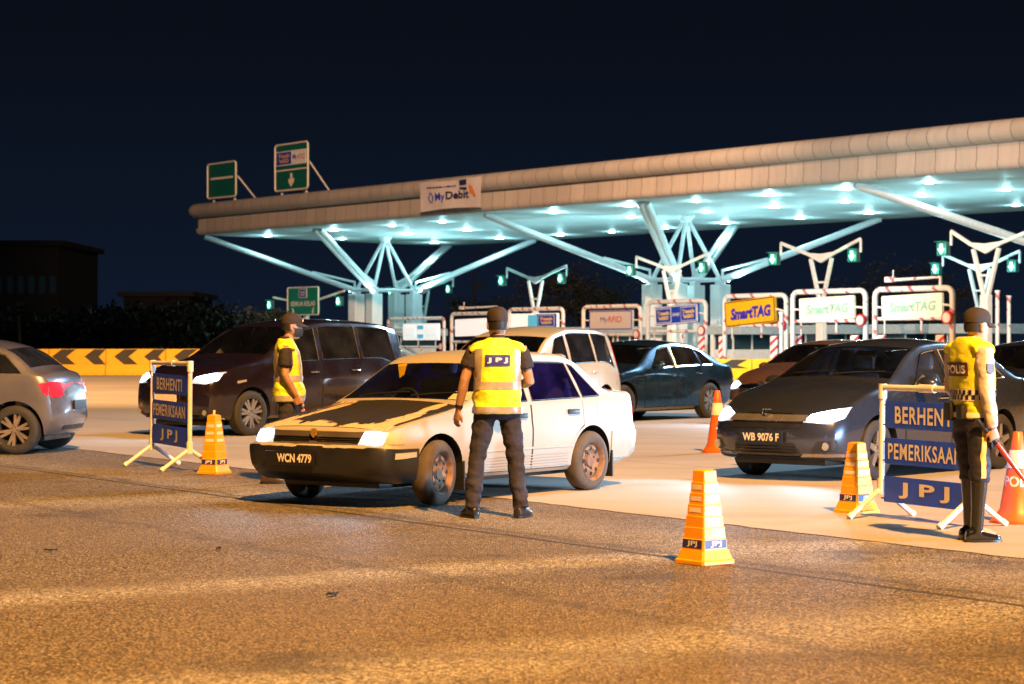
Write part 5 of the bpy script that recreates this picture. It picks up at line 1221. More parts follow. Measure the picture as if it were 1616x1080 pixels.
# ------------------------------------------------------------------ signs, cones
M_PIPE = mat('white_pvc_pipe', (0.72, 0.70, 0.66), 0.4, var=0.12)
M_SIGNB = mat('stop_board_blue', (0.014, 0.075, 0.85), 0.35, var=0.15)
def stop_stand(pL, pR, H_, label, rows, tilt=0.0):
    c = (pL + pR) / 2; d = (pR - pL); W_ = d.length; rz = math.atan2(d.y, d.x)
    r = thing('stop_sign_stand', label, 'sign stand', c, rz, 'blue roadblock signs on white pipe stands')
    zb_ = 0.24
    lean = 0.022
    for s_ in (-1, 1):
        bm = bmesh.new(); tube(bm, [(s_ * W_ / 2, 0, zb_ - 0.02), (s_ * W_ / 2 + lean * (H_ - zb_), 0, H_)], 0.026, 10); tube(bm, [(s_ * W_ / 2 + lean * (H_ - zb_) - 0.001, 0, H_ - 0.09), (s_ * W_ / 2 + lean * (H_ - zb_), 0, H_ + 0.03)], 0.036, 10); tube(bm, [(s_ * W_ / 2, 0, zb_ - 0.05), (s_ * W_ / 2, 0, zb_ + 0.08)], 0.036, 10)
        obj('post', bm, M_PIPE, r)
        for q in (-1, 1):
            bm = bmesh.new(); tube(bm, [(s_ * W_ / 2, 0, zb_), (s_ * W_ / 2, q * 0.32, 0.022)], 0.022, 8); tube(bm, [(s_ * W_ / 2, q * 0.30, 0.038), (s_ * W_ / 2, q * 0.335, 0.012)], 0.028, 8); obj('leg', bm, M_PIPE, r)
    o_ = lean * (H_ - zb_)
    bm = bmesh.new(); tube(bm, [(-W_ / 2 + o_, 0, H_), (W_ / 2 + o_, 0, H_)], 0.026, 10); tube(bm, [(-0.09 + o_, 0, H_), (0.09 + o_, 0, H_)], 0.034, 10); obj('top_rail', bm, M_PIPE, r)
    for st, z0, z1, wk, sp, bw_ in rows:
        zc_ = (z0 + z1) / 2; xo = lean * (zc_ - zb_); w2 = W_ - 0.11
        bm = bmesh.new(); prism(bm, roundrect(w2, z1 - z0, 0.01), 0.012, basis((xo, -0.006, zc_), (1, 0, tilt), (0, 0, 1)))
        bd = obj('board', bm, M_SIGNB, r, smooth=False)
        text(st, (z1 - z0) * 0.62, M_CREAM, bd, basis((xo, -0.022, zc_), (1, 0, tilt), (0, 0, 1)), bold=bw_, width=w2 * wk, space=sp)
        for s_ in (-1, 1):
            bm = bmesh.new()
            for zz in (z0 + 0.03, z1 - 0.03): tube(bm, [(xo + s_ * w2 / 2 * 0.98, 0, zz), (xo + s_ * (W_ / 2), 0, zz)], 0.006, 5)
            obj('cable_tie', bm, M_BLACK, bd)
    return r
stop_stand(G(1391, 817), G(1535, 833), 1.06, 'nearer blue BERHENTI PEMERIKSAAN JPJ sign stand beside the traffic policeman',
           [('BERHENTI', .73, .95, .74, 1.12, .022), ('PEMERIKSAAN', .44, .65, .90, 1.12, .020), ('J P J', .13, .34, .62, 1.0, .03)], -0.01)
pL = G(240, 735); dd = Vector((.50, -.866, 0))
stop_stand(pL, pL + dd * 1.17, 1.19, 'farther blue BERHENTI PEMERIKSAAN JPJ sign stand before the dark van',
           [('BERHENTI', .84, 1.06, .74, 1.12, .022), ('PEMERIKSAAN', .54, .76, .93, 1.12, .020), ('J P J', .26, .48, .50, 1.0, .03)], -0.02)

M_CONE = mat('orange_yellow_plastic', (0.90, 0.37, 0.010), 0.4, var=0.07, scale=9)
M_REFL = mat('reflective_strip', (0.85, 0.74, 0.62), 0.4, var=0.1)
def pyramid(p, rz, label, hgt=0.60, base=0.30, spike=False):
    r = thing('pyramid_cone', label, 'traffic cone', p, rz, 'yellow stepped pyramid cones lettered JPJ')
    bm = bmesh.new(); prof = [(base / 2, 0), (base / 2, 0.022), (base / 2 * 0.93, 0.03), (base / 2 * 0.80, 0.09)]
    n = 7; z0, z1 = 0.09, hgt; w0, w1_ = base / 2 * 0.76, 0.050
    for i in range(n):
        a, b_ = i / n, (i + 1) / n
        wa = w0 + (w1_ - w0) * a; wb_ = w0 + (w1_ - w0) * b_ + 0.005
        prof += [(wa, z0 + (z1 - z0) * a), (wb_, z0 + (z1 - z0) * b_ - 0.004)]
    prof += [(w1_ * 0.7, z1 + 0.006)]
    rings = []
    for h, z in prof:
        c = h * 0.10
        rings.append([(h, -h + c, z), (h, h - c, z), (h - c, h, z), (-h + c, h, z), (-h, h - c, z), (-h, -h + c, z), (-h + c, -h, z), (h - c, -h, z)])
    ringloft(bm, rings); o = obj('cone_body', bm, M_CONE, r, angle=20)
    def wz(z): i = min(n - 1, int((z - z0) / (z1 - z0) * n)); a, b_ = i / n, (i + 1) / n; k = ((z - z0) / (z1 - z0) - a) * n; return (w0 + (w1_ - w0) * a) * (1 - k) + (w0 + (w1_ - w0) * b_ + 0.005) * k
    for q in range(4):
        Rm = Matrix.Rotation(q * math.pi / 2, 4, 'Z')
        def fp(x, z, off): return Rm @ Vector((x, -(wz(z) + off), z))
        bm = bmesh.new()
        for i in (3, 4, 5):
            za, zb_ = z0 + (z1 - z0) * (i + 0.30) / n, z0 + (z1 - z0) * (i + 0.74) / n
            hx = wz((za + zb_) / 2) * 0.72; bm.faces.new([bm.verts.new(fp(x, z, 0.0015)) for x, z in ((-hx, za), (hx, za), (hx, zb_), (-hx, zb_))])
        obj('reflective_strip', bm, M_REFL, r, smooth=False, recalc=False)
        za, zb_ = z0 + 0.012, z0 + 0.066; hx = wz((za + zb_) / 2) * 0.86
        bm = bmesh.new(); bm.faces.new([bm.verts.new(fp(x, z, 0.0015)) for x, z in ((-hx, za), (hx, za), (hx, zb_), (-hx, zb_))]); st = obj('sticker', bm, M_NAVY, r, smooth=False, recalc=False)
        nrm = (Rm @ Vector((1, 0, 0))); up = (fp(0, zb_, 0.003) - fp(0, za, 0.003))
        text('JPJ', 0.040, M_WLET, st, basis(fp(0, (za + zb_) / 2, 0.004), nrm, up), bold=0.02, width=hx * 1.05)
    if spike:
        bm = bmesh.new(); tube(bm, [(0.008, 0, hgt - 0.02), (0.012, 0, hgt + 0.055)], 0.006, 6); tube(bm, [(-0.010, 0, hgt - 0.02), (-0.012, 0, hgt + 0.055)], 0.006, 6); obj('cable_tie', bm, M_PIPE, r)
    return r
pyramid(G(1112, 888.5), R(37), 'yellow JPJ pyramid cone standing alone nearest the camera', 0.60, 0.285)
pyramid(G(1352, 809), R(38), 'yellow JPJ pyramid cone at the foot of the right stop sign', 0.585, 0.285)
pyramid(G(338, 747.5), R(62), 'yellow JPJ pyramid cone beside the left stop sign', 0.635, 0.28, True)
M_ORC = mat('orange_red_plastic', (0.75, 0.13, 0.02), 0.4, var=0.1)
M_BAND = mat('cone_white_band', (0.70, 0.68, 0.64), 0.45)
def round_cone(p, label, hgt, rb, lettered, face=0.0):
    r = thing('road_cone', label, 'traffic cone', p, face, 'round orange road cones')
    def rad(z): return rb * 0.86 + (0.035 - rb * 0.86) * (z / hgt)
    z0, z1 = hgt * 0.60, hgt * 0.80
    bm = bmesh.new(); pr = [(0.001, 0), (rb * 1.15, 0), (rb * 1.17, 0.02), (rb * 1.02, 0.045), (rb * 0.92, 0.07)] + [(rad(z), z) for z in (0.11, hgt * .4, z0, z1, hgt - 0.01)] + [(0.028, hgt), (0.022, hgt - 0.02), (0.001, hgt - 0.02)]
    lathe(bm, pr, 36); obj('cone_body', bm, M_ORC, r)
    bm = bmesh.new(); lathe(bm, [(rad(z0) + .002, z0), (rad(z0) + .005, z0 + .004), (rad(z1) + .005, z1 - .004), (rad(z1) + .002, z1)], 36); obj('white_band', bm, M_BAND, r)
    if lettered:
        def pj(off):
            def f(co):
                z = co.z; a = co.x / rad(z); rr_ = rad(z) + off
                return Vector((rr_ * math.sin(a), -rr_ * math.cos(a), z))
            return f
        text('POLIS', 0.085, M_CREAM, r, basis((0, 0, hgt * 0.46), XU, ZU), project=pj(0.003), bold=0.03, width=0.25)
    return r
round_cone(G(1606, 825), 'orange POLIS road cone with a white band at the right edge', 0.72, 0.185, True, R(-8))
round_cone(G(1132, 714), 'slim orange road cone standing left of the grey sedan', 0.80, 0.17, False)
round_cone(G(86, 682), 'orange road cone mostly hidden behind the leaving grey car', 0.45, 0.17, False)

# ------------------------------------------------------------------ people
M_SKIN = mat('warm_brown_skin', (0.36, 0.20, 0.125), 0.5, var=0.10, scale=14)
M_SKIN2 = mat('light_brown_skin', (0.42, 0.25, 0.165), 0.5, var=0.10, scale=14)
M_SHIRT = mat('dark_shirt_cloth', (0.022, 0.018, 0.022), 0.85, var=0.2)
M_TROUS = mat('dark_navy_trouser_cloth', (0.024, 0.021, 0.032), 0.85, var=0.25, scale=9, bump=0.25, bscale=90)
M_CAPM = mat('dark_cap_cloth', (0.026, 0.018, 0.016), 0.85, var=0.2)
M_VEST = mat('fluorescent_yellow_cloth', (0.72, 0.72, 0.03), 0.55, var=0.08, emit=None, bump=0.2, bscale=60)
M_TAPE = mat('silver_reflective_tape', (0.42, 0.36, 0.31), 0.35, 0.2, var=0.12, scale=20)
M_BOOT = mat('polished_black_leather', (0.010, 0.010, 0.011), 0.16, coat=0.6, var=0)
M_SHOE = mat('black_shoe_leather', (0.020, 0.016, 0.014), 0.35, var=0.15)
M_LONG = mat('white_uniform_cloth', (0.62, 0.52, 0.48), 0.75, var=0.08)
M_HAIR = mat('black_hair', (0.012, 0.010, 0.009), 0.6, var=0.2)
M_BATON = mat('red_baton_plastic', (0.62, 0.05, 0.02), 0.3, coat=0.4, var=0.08)

def ell(c, rx, ry, z=None, n=20, p=2.0, ax=Vector((1, 0, 0)), ay=Vector((0, 1, 0))):
    out = []
    for i in range(n):
        a = 2 * math.pi * i / n; ca, sa = math.cos(a), math.sin(a)
        out.append(Vector(c) + ax * (rx * math.copysign(abs(ca) ** (2 / p), ca)) + ay * (ry * math.copysign(abs(sa) ** (2 / p), sa)))
    return out
def ball(bm, c, r):
    b = bmesh.ops.create_icosphere(bm, subdivisions=2, radius=1)
    for v in b['verts']: v.co = Vector((v.co.x * r[0], v.co.y * r[1], v.co.z * r[2])) + Vector(c)
def wrinkle(bm, amp, fr=(14, 14, 7), seed=0.0, fn=None):
    bm.normal_update()
    for v in bm.verts:
        k = noise.noise(Vector((v.co.x * fr[0] + seed, v.co.y * fr[1], v.co.z * fr[2]))) + 0.5 * noise.noise(Vector((v.co.x * fr[0] * 2.3 + seed, v.co.y * fr[1] * 2.3, v.co.z * fr[2] * 2.3)))
        v.co += v.normal * (amp * k * (fn(v.co) if fn else 1))
def hand(bm, wr, d, nrm, curl, grip=0.0, k=1.0):
    """wr wrist, d along the fingers, nrm palm-facing direction, curl in radians per joint"""
    d = d.normalized(); nrm = (nrm - d * nrm.dot(d)).normalized(); sd = d.cross(nrm)
    rings = []
    for q, w_, t_ in ((0, .027, .020), (.03, .034, .017), (.06, .041, .015), (.088, .042, .013)):
        rings.append(ell(wr + d * q, w_, t_, n=12, p=2.4, ax=sd, ay=nrm))
    ringloft(bm, rings)
    for j, (off, L_) in enumerate(((-.031, .068), (-.011, .077), (.010, .072), (.030, .056))):
        p = wr + d * .084 + sd * off; pts = [p - d * .02, p]; a = 0.0
        for s_, fl in ((.42, 1.0), (.33, 1.0), (.25, .7)):
            a += curl * fl * (1 + 0.08 * j); dd_ = d * math.cos(a) + nrm * math.sin(a) + sd * (off * 0.6); p = p + dd_.normalized() * (L_ * s_); pts.append(p)
        tube(bm, pts, [.0095, .0095, .0088, .0080, .0066], 8)
    sg = hand.side
    p = wr + d * .025 - sd * (.026 * sg); q1 = p - sd * (.022 * sg) + d * .022 + nrm * .010; q2 = q1 + d * .026 - sd * (.006 * sg) + nrm * (.006 + grip * .012); q3 = q2 + d * .018 + nrm * (.008 + grip * .010)
    tube(bm, [p, q1, q2, q3], [.013, .0115, .0098, .0075], 8)
hand.side = 1
def head(bm, c, fw, k=1.0, tilt=0.0):
    """a face with brow, nose, lips, chin and ears; fw is the way it looks"""
    sd = fw.cross(Vector((0, 0, 1))).normalized(); up = sd.cross(fw).normalized()
    def P(x, y, z): return c + sd * (x * k) + fw * (y * k) + up * (z * k)
    rings = []
    for z, cy, rx, rf, rb in ((-.122, .040, .022, .026, .030), (-.108, .036, .042, .046, .045), (-.085, .026, .054, .062, .066), (-.055, .014, .063, .078, .078), (-.02, .004, .069, .087, .090), (.02, 0, .073, .091, .099), (.06, -.004, .071, .085, .098), (.09, -.008, .058, .068, .082), (.110, -.010, .036, .044, .052), (.118, -.010, .012, .014, .016)):
        r_ = []
        for i in range(20):
            a = 2 * math.pi * i / 20; ca, sa = math.cos(a), math.sin(a); r_.append(P(rx * ca, cy + (rf if sa > 0 else rb) * sa, z))
        rings.append(r_)
    ringloft(bm, rings)
    def el(x, y, z, rx, ry, rz):
        b = bmesh.ops.create_icosphere(bm, subdivisions=2, radius=1)
        for v in b['verts']: v.co = P(x + v.co.x * rx, y + v.co.y * ry, z + v.co.z * rz)
    el(0, .098, -.018, .010, .014, .024); el(0, .106, -.032, .014, .014, .010); el(0, .088, -.066, .024, .012, .007); el(0, .086, -.078, .022, .012, .007); el(0, .070, -.104, .024, .020, .014)
    el(.030, .082, .022, .022, .010, .007); el(-.030, .082, .022, .022, .010, .007)
    for s_ in (-1, 1): el(s_ * .075, -.008, -.012, .009, .019, .031); el(s_ * .080, -.014, .004, .007, .014, .014)
    return P
def part(name, bm, m, parent, **k): return obj(name, bm, m, parent, **k)
def person(label, loc, rz, pose, skin, vest_w=1.0):
    """local frame: the body faces +y, its right hand side is +x"""
    r = thing('person', label, 'person', loc, rz, None)
    J = {k: Vector(v) for k, v in pose.items() if isinstance(v, (tuple, Vector))}
    bm = bmesh.new()
    P = head(bm, J['head'], J['look'].normalized(), pose.get('hk', 1.0))
    nb = J['neck']; tube(bm, [nb - Vector((0, 0, .06)), nb, J['head'] + Vector((0, -.012, -.07))], [(.066, .062), .054, .052], 14)
    rings = [ell((0, cy, z), rx, ry, n=20, p=2.4) for z, cy, rx, ry in ((.84, 0, .155, .105), (.95, 0, .150, .105), (1.05, .005, .148, .102), (1.20, .005, .165, .108), (1.32, 0, .178, .105), (1.39, -.005, .165, .088), (1.43, -.008, .11, .070), (1.455, -.01, .06, .055))]
    ringloft(bm, [[q + J['chest'] * ((q.z - .84) / .6) for q in rr_] for rr_ in rings])
    for s_ in 'LR':
        sh, el_, wr = J['sh' + s_], J['el' + s_], J['wr' + s_]
        mid = el_.lerp(wr, .3)
        tube(bm, [sh + (el_ - sh) * -.05, sh.lerp(el_, .3), sh.lerp(el_, .75), el_, mid, el_.lerp(wr, .75), wr], [.052, .050, .044, .041, .042, .033, .027], 12)
        hand.side = 1 if s_ == 'R' else -1
        hand(bm, wr, J['hd' + s_], J['pn' + s_], pose['curl' + s_], pose.get('grip' + s_, 0))
    for s_ in 'LR':
        hp, kn, an = J['hip' + s_], J['kn' + s_], J['an' + s_]
        tube(bm, [hp, hp.lerp(kn, .5), kn, kn.lerp(an, .3), an], [.078, .066, .052, .052, .036], 12); tube(bm, [an, an + J['toe' + s_] * .5, an + J['toe' + s_]], [.036, .034, .028], 10)
    b2 = remeshed(bm, .0062, 3, .5); body = obj('body', b2, skin, r, angle=80); 
    # hair round the back of the head, below the cap
    bm = bmesh.new(); rings = []
    for z, k_ in ((-.045, .92), (-.02, 1.02), (.02, 1.035), (.06, 1.035)):
        r_ = [P(.073 * k_ * math.cos(a), -.002 + .099 * k_ * math.sin(a), z) for a in [R(180 + 4 + i * 172 / 14) for i in range(15)]]; rings.append(r_)
    inner = [[P(.06 * math.cos(a), -.002 + .08 * math.sin(a), z) for a in [R(184 + i * 172 / 14) for i in range(15)]] for z in (-.045, -.02, .02, .06)]
    ringloft(bm, [a + list(reversed(b_)) for a, b_ in zip(rings, inner)]); part('hair', bm, M_HAIR, r)
    # eyes
    bm = bmesh.new()
    for s_ in (-1, 1):
        b = bmesh.ops.create_icosphere(bm, subdivisions=2, radius=.011)
        for v in b['verts']: v.co = v.co + P(s_ * .031, .077, .008)
    part('eyes', bm, mat('eye_dark', (0.03, 0.02, 0.018), 0.2, var=0), r)
    # cap with a curved peak
    bm = bmesh.new(); rings = []; cf = pose.get('cap_fwd', 0.0)
    for z, k_, in ((.030, 1.07), (.055, 1.10), (.085, 1.06), (.112, .90), (.130, .62), (.138, .28), (.140, .03)):
        rings.append([P(.074 * k_ * math.cos(a), -.004 + .100 * k_ * math.sin(a), z + .010 * math.sin(a) * (1 - z / .14)) for a in [2 * math.pi * i / 24 for i in range(24)]])
    ringloft(bm, rings); cp = part('cap', bm, M_CAPM, r)
    bm = bmesh.new(); a_ = [R(20 + i * 140 / 12) for i in range(13)]
    tp = [P(.076 * math.cos(a), .098 * math.sin(a), .044) for a in a_]; ou = [P(.080 * math.cos(a), .095 * math.sin(a) + .075 * math.sin(a) ** 1.2, .030 - .012 * abs(math.cos(a)) - .012 * math.sin(a)) for a in a_]
    dn = Vector((0, 0, -.006)); ringloft(bm, [[t_, o_, o_ + dn, t_ + dn] for t_, o_ in zip(tp, ou)]); part('peak', bm, M_CAPM, cp)
    return r, J, P, body
o_bv = {}
def trousers(r, J, m, hem=.07, top=.96, seed=0, flare=1.0, kn=.072, th=.092):
    bm = bmesh.new()
    ringloft(bm, [ell((0, 0, z), rx, ry, n=20, p=2.4) for z, rx, ry in ((.80, .150, .115), (.86, .168, .125), (.93, .165, .120), (top, .158, .112))])
    for s_ in 'LR':
        hp, k_, an = J['hip' + s_], J['kn' + s_], J['an' + s_]; lo = an + (k_ - an).normalized() * (hem - an.z)
        tube(bm, [hp + Vector((0, 0, .03)), hp.lerp(k_, .35), hp.lerp(k_, .75), k_, k_.lerp(lo, .5), lo.lerp(k_, .06), lo], [(th, th * 1.08), th * .98, kn * 1.06, kn, kn * .97 * flare, .062 * flare, .066 * flare], 16)
    b2 = remeshed(bm, .011, 4, .5)
    wrinkle(b2, .010, (11, 11, 17), seed, lambda c: 1.5 if c.z < .30 else 1.0 if c.z < .8 else .5)
    tbv = BVHTree.FromBMesh(b2); o = obj('trousers', b2, m, r, angle=80); o_bv[o.name] = tbv; return o
def shoes(r, J, m, boot=0.0):
    for s_ in 'LR':
        bm = bmesh.new(); an = J['an' + s_]; t_ = J['toe' + s_].copy(); t_.z = 0; t_.normalize(); sd = Vector((t_.y, -t_.x, 0)); g = Vector((an.x, an.y, 0))
        rings = [ell(g + t_ * q + Vector((0, 0, h / 2)), w_, h / 2, n=14, p=2.6, ax=sd, ay=Vector((0, 0, 1))) for q, w_, h in ((-.085, .022, .05), (-.075, .036, .085), (-.03, .040, .105), (.03, .041, .095), (.09, .046, .070), (.14, .044, .056), (.170, .032, .045), (.182, .012, .03))]
        ringloft(bm, rings)
        top = an + (J['kn' + s_] - an).normalized() * (min(boot, .38) if boot else .05)
        tube(bm, [an - Vector((0, 0, .03)), an.lerp(top, .4), an.lerp(top, .8), top], [.046, .050 if boot else .046, .060 if boot else .046, .064 if boot else .046], 14)
        b2 = remeshed(bm, .008, 3, .5); obj('boot' if boot else 'shoe', b2, m, r, angle=80)
        bm = bmesh.new(); ringloft(bm, [[g + t_ * q + sd * x + Vector((0, 0, z)) for q, x in ((-.09, -.02), (-.088, .02), (-.04, .045), (.08, .052), (.15, .046), (.185, .016), (.185, -.016), (.15, -.046), (.08, -.052), (-.04, -.045))] for z in (0.0, .018)]); part('sole', bm, M_BLACK, r)
def sleeve(r, J, s_, m, frac, rad=(.070, .068, .066), seed=0.0, name='sleeve', longs=False):
    bm = bmesh.new(); sh, el_, wr = J['sh' + s_], J['el' + s_], J['wr' + s_]
    if longs: tube(bm, [sh + Vector((0, 0, .03)), sh.lerp(el_, .3), sh.lerp(el_, .8), el_, el_.lerp(wr, .4), el_.lerp(wr, .86), el_.lerp(wr, .90), el_.lerp(wr, 1.0)], [.070, .068, .058, .056, .050, .046, .040, .039], 14)
    else: tube(bm, [sh.lerp(el_, .04), sh.lerp(el_, .22), sh.lerp(el_, frac * .8), sh.lerp(el_, frac)], [rad[0] * .78, rad[0] * .92, rad[1], rad[2]], 14)
    b2 = remeshed(bm, .010, 3, .5); wrinkle(b2, .007, (20, 20, 20), seed); return obj(name, b2, m, r, angle=80)
def vest(r, J, m, hem, hemr=(.208, .150), seed=0.0, flare=.232, amp=.010, kd=1.0):
    bm = bmesh.new(); ch = J['chest']
    rings = []
    for z, cy, rx, ry in ((hem, .0, *hemr), (hem + .10, .005, hemr[0] * .97, hemr[1]), (1.08, .008, .192, .142), (1.20, .006, .200, .142), (1.31, .0, .205, .134), (1.375, -.004, .196, .116), (1.415, -.006, .165, .098), (1.45, -.008, .105, .080), (1.465, -.010, .085, .072)):
        rings.append([q + ch * ((z - .84) / .6) for q in ell((0, cy, z), rx, ry * kd, n=28, p=2.6)])
    ringloft(bm, rings)
    for s_, x in (('L', -1), ('R', 1)):
        o_ = ch * (.55 / .6)
        tube(bm, [Vector((x * .12, -.006, 1.402)) + o_, Vector((x * .18, -.004, 1.386)) + o_, Vector((x * flare, -.004, 1.352)) + o_], [(.092, .044), (.094, .042), (.086, .030)], 16)
    b2 = remeshed(bm, .011, 4, .5)
    wrinkle(b2, amp, (9, 9, 13), seed, lambda c: 1.3 if c.z < 1.06 else .55)
    bv = BVHTree.FromBMesh(b2)
    return obj('vest', b2, m, r, angle=80), bv
def on_vest(bv, name, poly, dirn, m, parent, off=.004, res=.03, th=.006):
    """press a strip (2-D outline across, up) on the vest from direction dirn ('B' back, 'F' front, 'R' right side, 'L' left side)"""
    bm = bmesh.new(); bm.faces.new([bm.verts.new((x, y, 0)) for x, y in poly])
    for ax in (0, 1):
        lo, hi = min(p[ax] for p in poly), max(p[ax] for p in poly); q = math.floor(lo / res) * res + res
        while q < hi:
            bmesh.ops.bisect_plane(bm, geom=bm.verts[:] + bm.edges[:] + bm.faces[:], dist=1e-5, plane_co=(q, q, 0), plane_no=(1, 0, 0) if ax == 0 else (0, 1, 0)); q += res
    pj = vest_pj(bv, dirn, off)
    for v in bm.verts: v.co = pj(Vector((v.co.x, 0, v.co.y)))
    D_ = {'B': Vector((0, -1, 0)), 'F': Vector((0, 1, 0)), 'R': Vector((1, 0, 0)), 'L': Vector((-1, 0, 0))}[dirn]
    bm.normal_update()
    if sum(f.normal.dot(D_) for f in bm.faces) < 0: bmesh.ops.reverse_faces(bm, faces=bm.faces[:])
    return obj(name, bm, m, parent, recalc=False, angle=80)
def vest_pj(bv, dirn, off):
    D_ = {'B': Vector((0, -1, 0)), 'F': Vector((0, 1, 0)), 'R': Vector((1, 0, 0)), 'L': Vector((-1, 0, 0))}[dirn]
    A_x = {'B': Vector((1, 0, 0)), 'F': Vector((-1, 0, 0)), 'R': Vector((0, 1, 0)), 'L': Vector((0, -1, 0))}[dirn]
    def f(co):
        o_ = D_ * 1.0 + A_x * co.x + Vector((0, 0, co.z)); h = bv.ray_cast(o_, -D_)
        if h[0] is None: h = bv.find_nearest(o_ - D_ * 0.85)
        n = h[1] if h[1].dot(D_) > 0 else -h[1]
        return h[0] + n * off
    return f
def band(bv, name, z0, z1, m, parent, off=.004, n=56, cx=0.0, cy=0.0):     # a tape all the way round
    bm = bmesh.new(); rings = [[], [], []]
    for k in range(3):
        z = z0 + (z1 - z0) * k / 2
        for i in range(n):
            a = 2 * math.pi * i / n; d = Vector((math.cos(a), math.sin(a), 0)); h = bv.ray_cast(Vector((cx, cy, z)) + d * 1.2, -d)
            p = h[0] if h[0] is not None else Vector((cx, cy, z)) + d * .2
            rings[k].append(p + d * off)
    ringloft(bm, rings, False, False); return obj(name, bm, m, parent, angle=80, recalc=True)

# ---- centre officer, seen from behind
STAND = dict(neck=(0, -.01, 1.44), chest=Vector((0, 0, 0)), hipL=(-.095, 0, .86), hipR=(.095, 0, .86))
pose = dict(STAND, hk=1.07, head=(0, .02, 1.572), look=(-.10, 1, -.06), shL=(-.19, -.005, 1.375), shR=(.19, -.005, 1.375),
            elL=(-.268, -.03, 1.125), wrL=(-.318, .03, .875), hdL=(-.02, .02, -.10), pnL=(.6, .4, 0), curlL=.30,
            elR=(.262, -.03, 1.105), wrR=(.17, .20, 1.07), hdR=(-.6, .8, .05), pnR=(-.3, 0, -1), curlR=.35,
            knL=(-.170, .02, .47), anL=(-.205, -.01, .085), toeL=(-.05, .12, -.04), knR=(.150, .02, .47), anR=(.190, -.01, .085), toeR=(.06, .12, -.04))
r, J, P, body = person('officer seen from behind in yellow JPJ vest, dark cap and trousers facing the old sedan', G(785, 816.5), R(3), pose, M_SKIN)
trousers(r, J, M_TROUS, .075, .95, 3.1); shoes(r, J, M_SHOE)
for s_ in 'LR': sleeve(r, J, s_, M_SHIRT, .62, (.074, .074, .072), 1.7)
bm = bmesh.new(); lathe(bm, [(.060, 1.425), (.062, 1.45), (.060, 1.485), (.054, 1.488), (.052, 1.45)], 20, c=(0, -.008, 0)); part('collar', bm, M_SHIRT, r)
v_, bv = vest(r, J, M_VEST, .845, seed=2.2, flare=.222)
for s_ in (-1, 1): on_vest(bv, 'reflective_tape', [(s_ * .175 - .026, 1.055), (s_ * .165 + .026, 1.055), (s_ * .150 + .026, 1.375), (s_ * .158 - .026, 1.375)], 'B', M_TAPE, v_)
band(bv, 'reflective_tape', 1.045, 1.105, M_TAPE, v_, .005); band(bv, 'reflective_tape', .850, .905, M_TAPE, v_, .006)
for z in (1.30,):
    bd = on_vest(bv, 'badge', [(-.105, 1.235), (.095, 1.235), (.095, 1.325), (-.105, 1.325)], 'B', M_NAVY, v_, .008)
    text('J P J', .046, M_CREAM, bd, basis((-.005, 0, 1.28), XU, ZU), project=vest_pj(bv, 'B', .011), bold=.045, width=.165)
bm = bmesh.new(); d_ = (J['elL'] - J['wrL']).normalized(); p_ = J['wrL'] + d_ * .02; tube(bm, [p_, p_ + d_ * .028], .033, 14); part('wrist_watch', bm, M_BLACK, r)
bm = bmesh.new(); lathe(bm, [(.164, .945), (.170, .95), (.170, .985), (.160, .99)], 30); bmesh.ops.scale(bm, vec=(1, .74, 1), verts=bm.verts[:]); part('belt', bm, M_BLACK, r)

# ---- officer at the left, masked, side on
pose = dict(STAND, head=(0, .035, 1.585), look=(-.05, 1, -.08), chest=Vector((0, -.02, 0)), shL=(-.185, -.03, 1.375), shR=(.185, -.03, 1.375),
            elL=(-.235, -.03, 1.10), wrL=(-.21, .10, .88), hdL=(0, .03, -.1), pnL=(1, 0, 0), curlL=.5,
            elR=(.235, -.04, 1.10), wrR=(.225, .075, .885), hdR=(0, .035, -.1), pnR=(-1, .15, 0), curlR=.95, gripR=1.0,
            knL=(-.11, .05, .47), anL=(-.12, .10, .085), toeL=(-.02, .13, -.04), knR=(.11, -.04, .47), anR=(.12, -.20, .085), toeR=(.02, .13, -.04))
lp_ = Vector(((455 - CX) / 155.0, F / 155.0, 0)); rzL = R(-90 + 8)
r, J, P, body = person('masked officer in yellow vest holding a red light stick behind the old sedan', lp_, rzL, pose, M_SKIN)
trousers(r, J, M_TROUS, .075, .95, 7.7); shoes(r, J, mat('brown_black_shoe', (0.05, 0.03, 0.02), 0.4))
for s_ in 'LR': sleeve(r, J, s_, M_SHIRT, .72, (.076, .076, .074), 4.2)
bm = bmesh.new(); lathe(bm, [(.060, 1.425), (.064, 1.45), (.062, 1.485), (.054, 1.488), (.052, 1.45)], 20, c=(0, -.025, 0)); part('collar', bm, M_SHIRT, r)
v_, bv = vest(r, J, M_VEST, .825, (.205, .165), seed=8.1, flare=.215)
for s_ in (-1, 1):
    on_vest(bv, 'reflective_tape', [(s_ * .13 - .025, 1.06), (s_ * .13 + .025, 1.06), (s_ * .12 + .025, 1.36), (s_ * .12 - .025, 1.36)], 'F', M_TAPE, v_)
    on_vest(bv, 'reflective_tape', [(s_ * .15 - .025, 1.06), (s_ * .15 + .025, 1.06), (s_ * .14 + .025, 1.36), (s_ * .14 - .025, 1.36)], 'B', M_TAPE, v_)
band(bv, 'reflective_tape', 1.03, 1.09, M_TAPE, v_, .005, cy=-.01); band(bv, 'reflective_tape', .832, .888, M_TAPE, v_, .006, cy=-.01)
bm = bmesh.new(); rings = []                                           # black face mask
for z, k_ in ((-.100, .86), (-.085, 1.0), (-.055, 1.08), (-.025, 1.10), (-.012, 1.06)):
    rings.append([P(.068 * k_ * math.cos(a), .012 + (.098 if -.09 < z < -.02 else .085) * k_ * math.sin(a), z) for a in [R(8 + i * 164 / 14) for i in range(15)]])
inn = [[P(.05 * math.cos(a), .02 + .05 * math.sin(a), z) for a in [R(8 + i * 164 / 14) for i in range(15)]] for z in (-.100, -.085, -.055, -.025, -.012)]
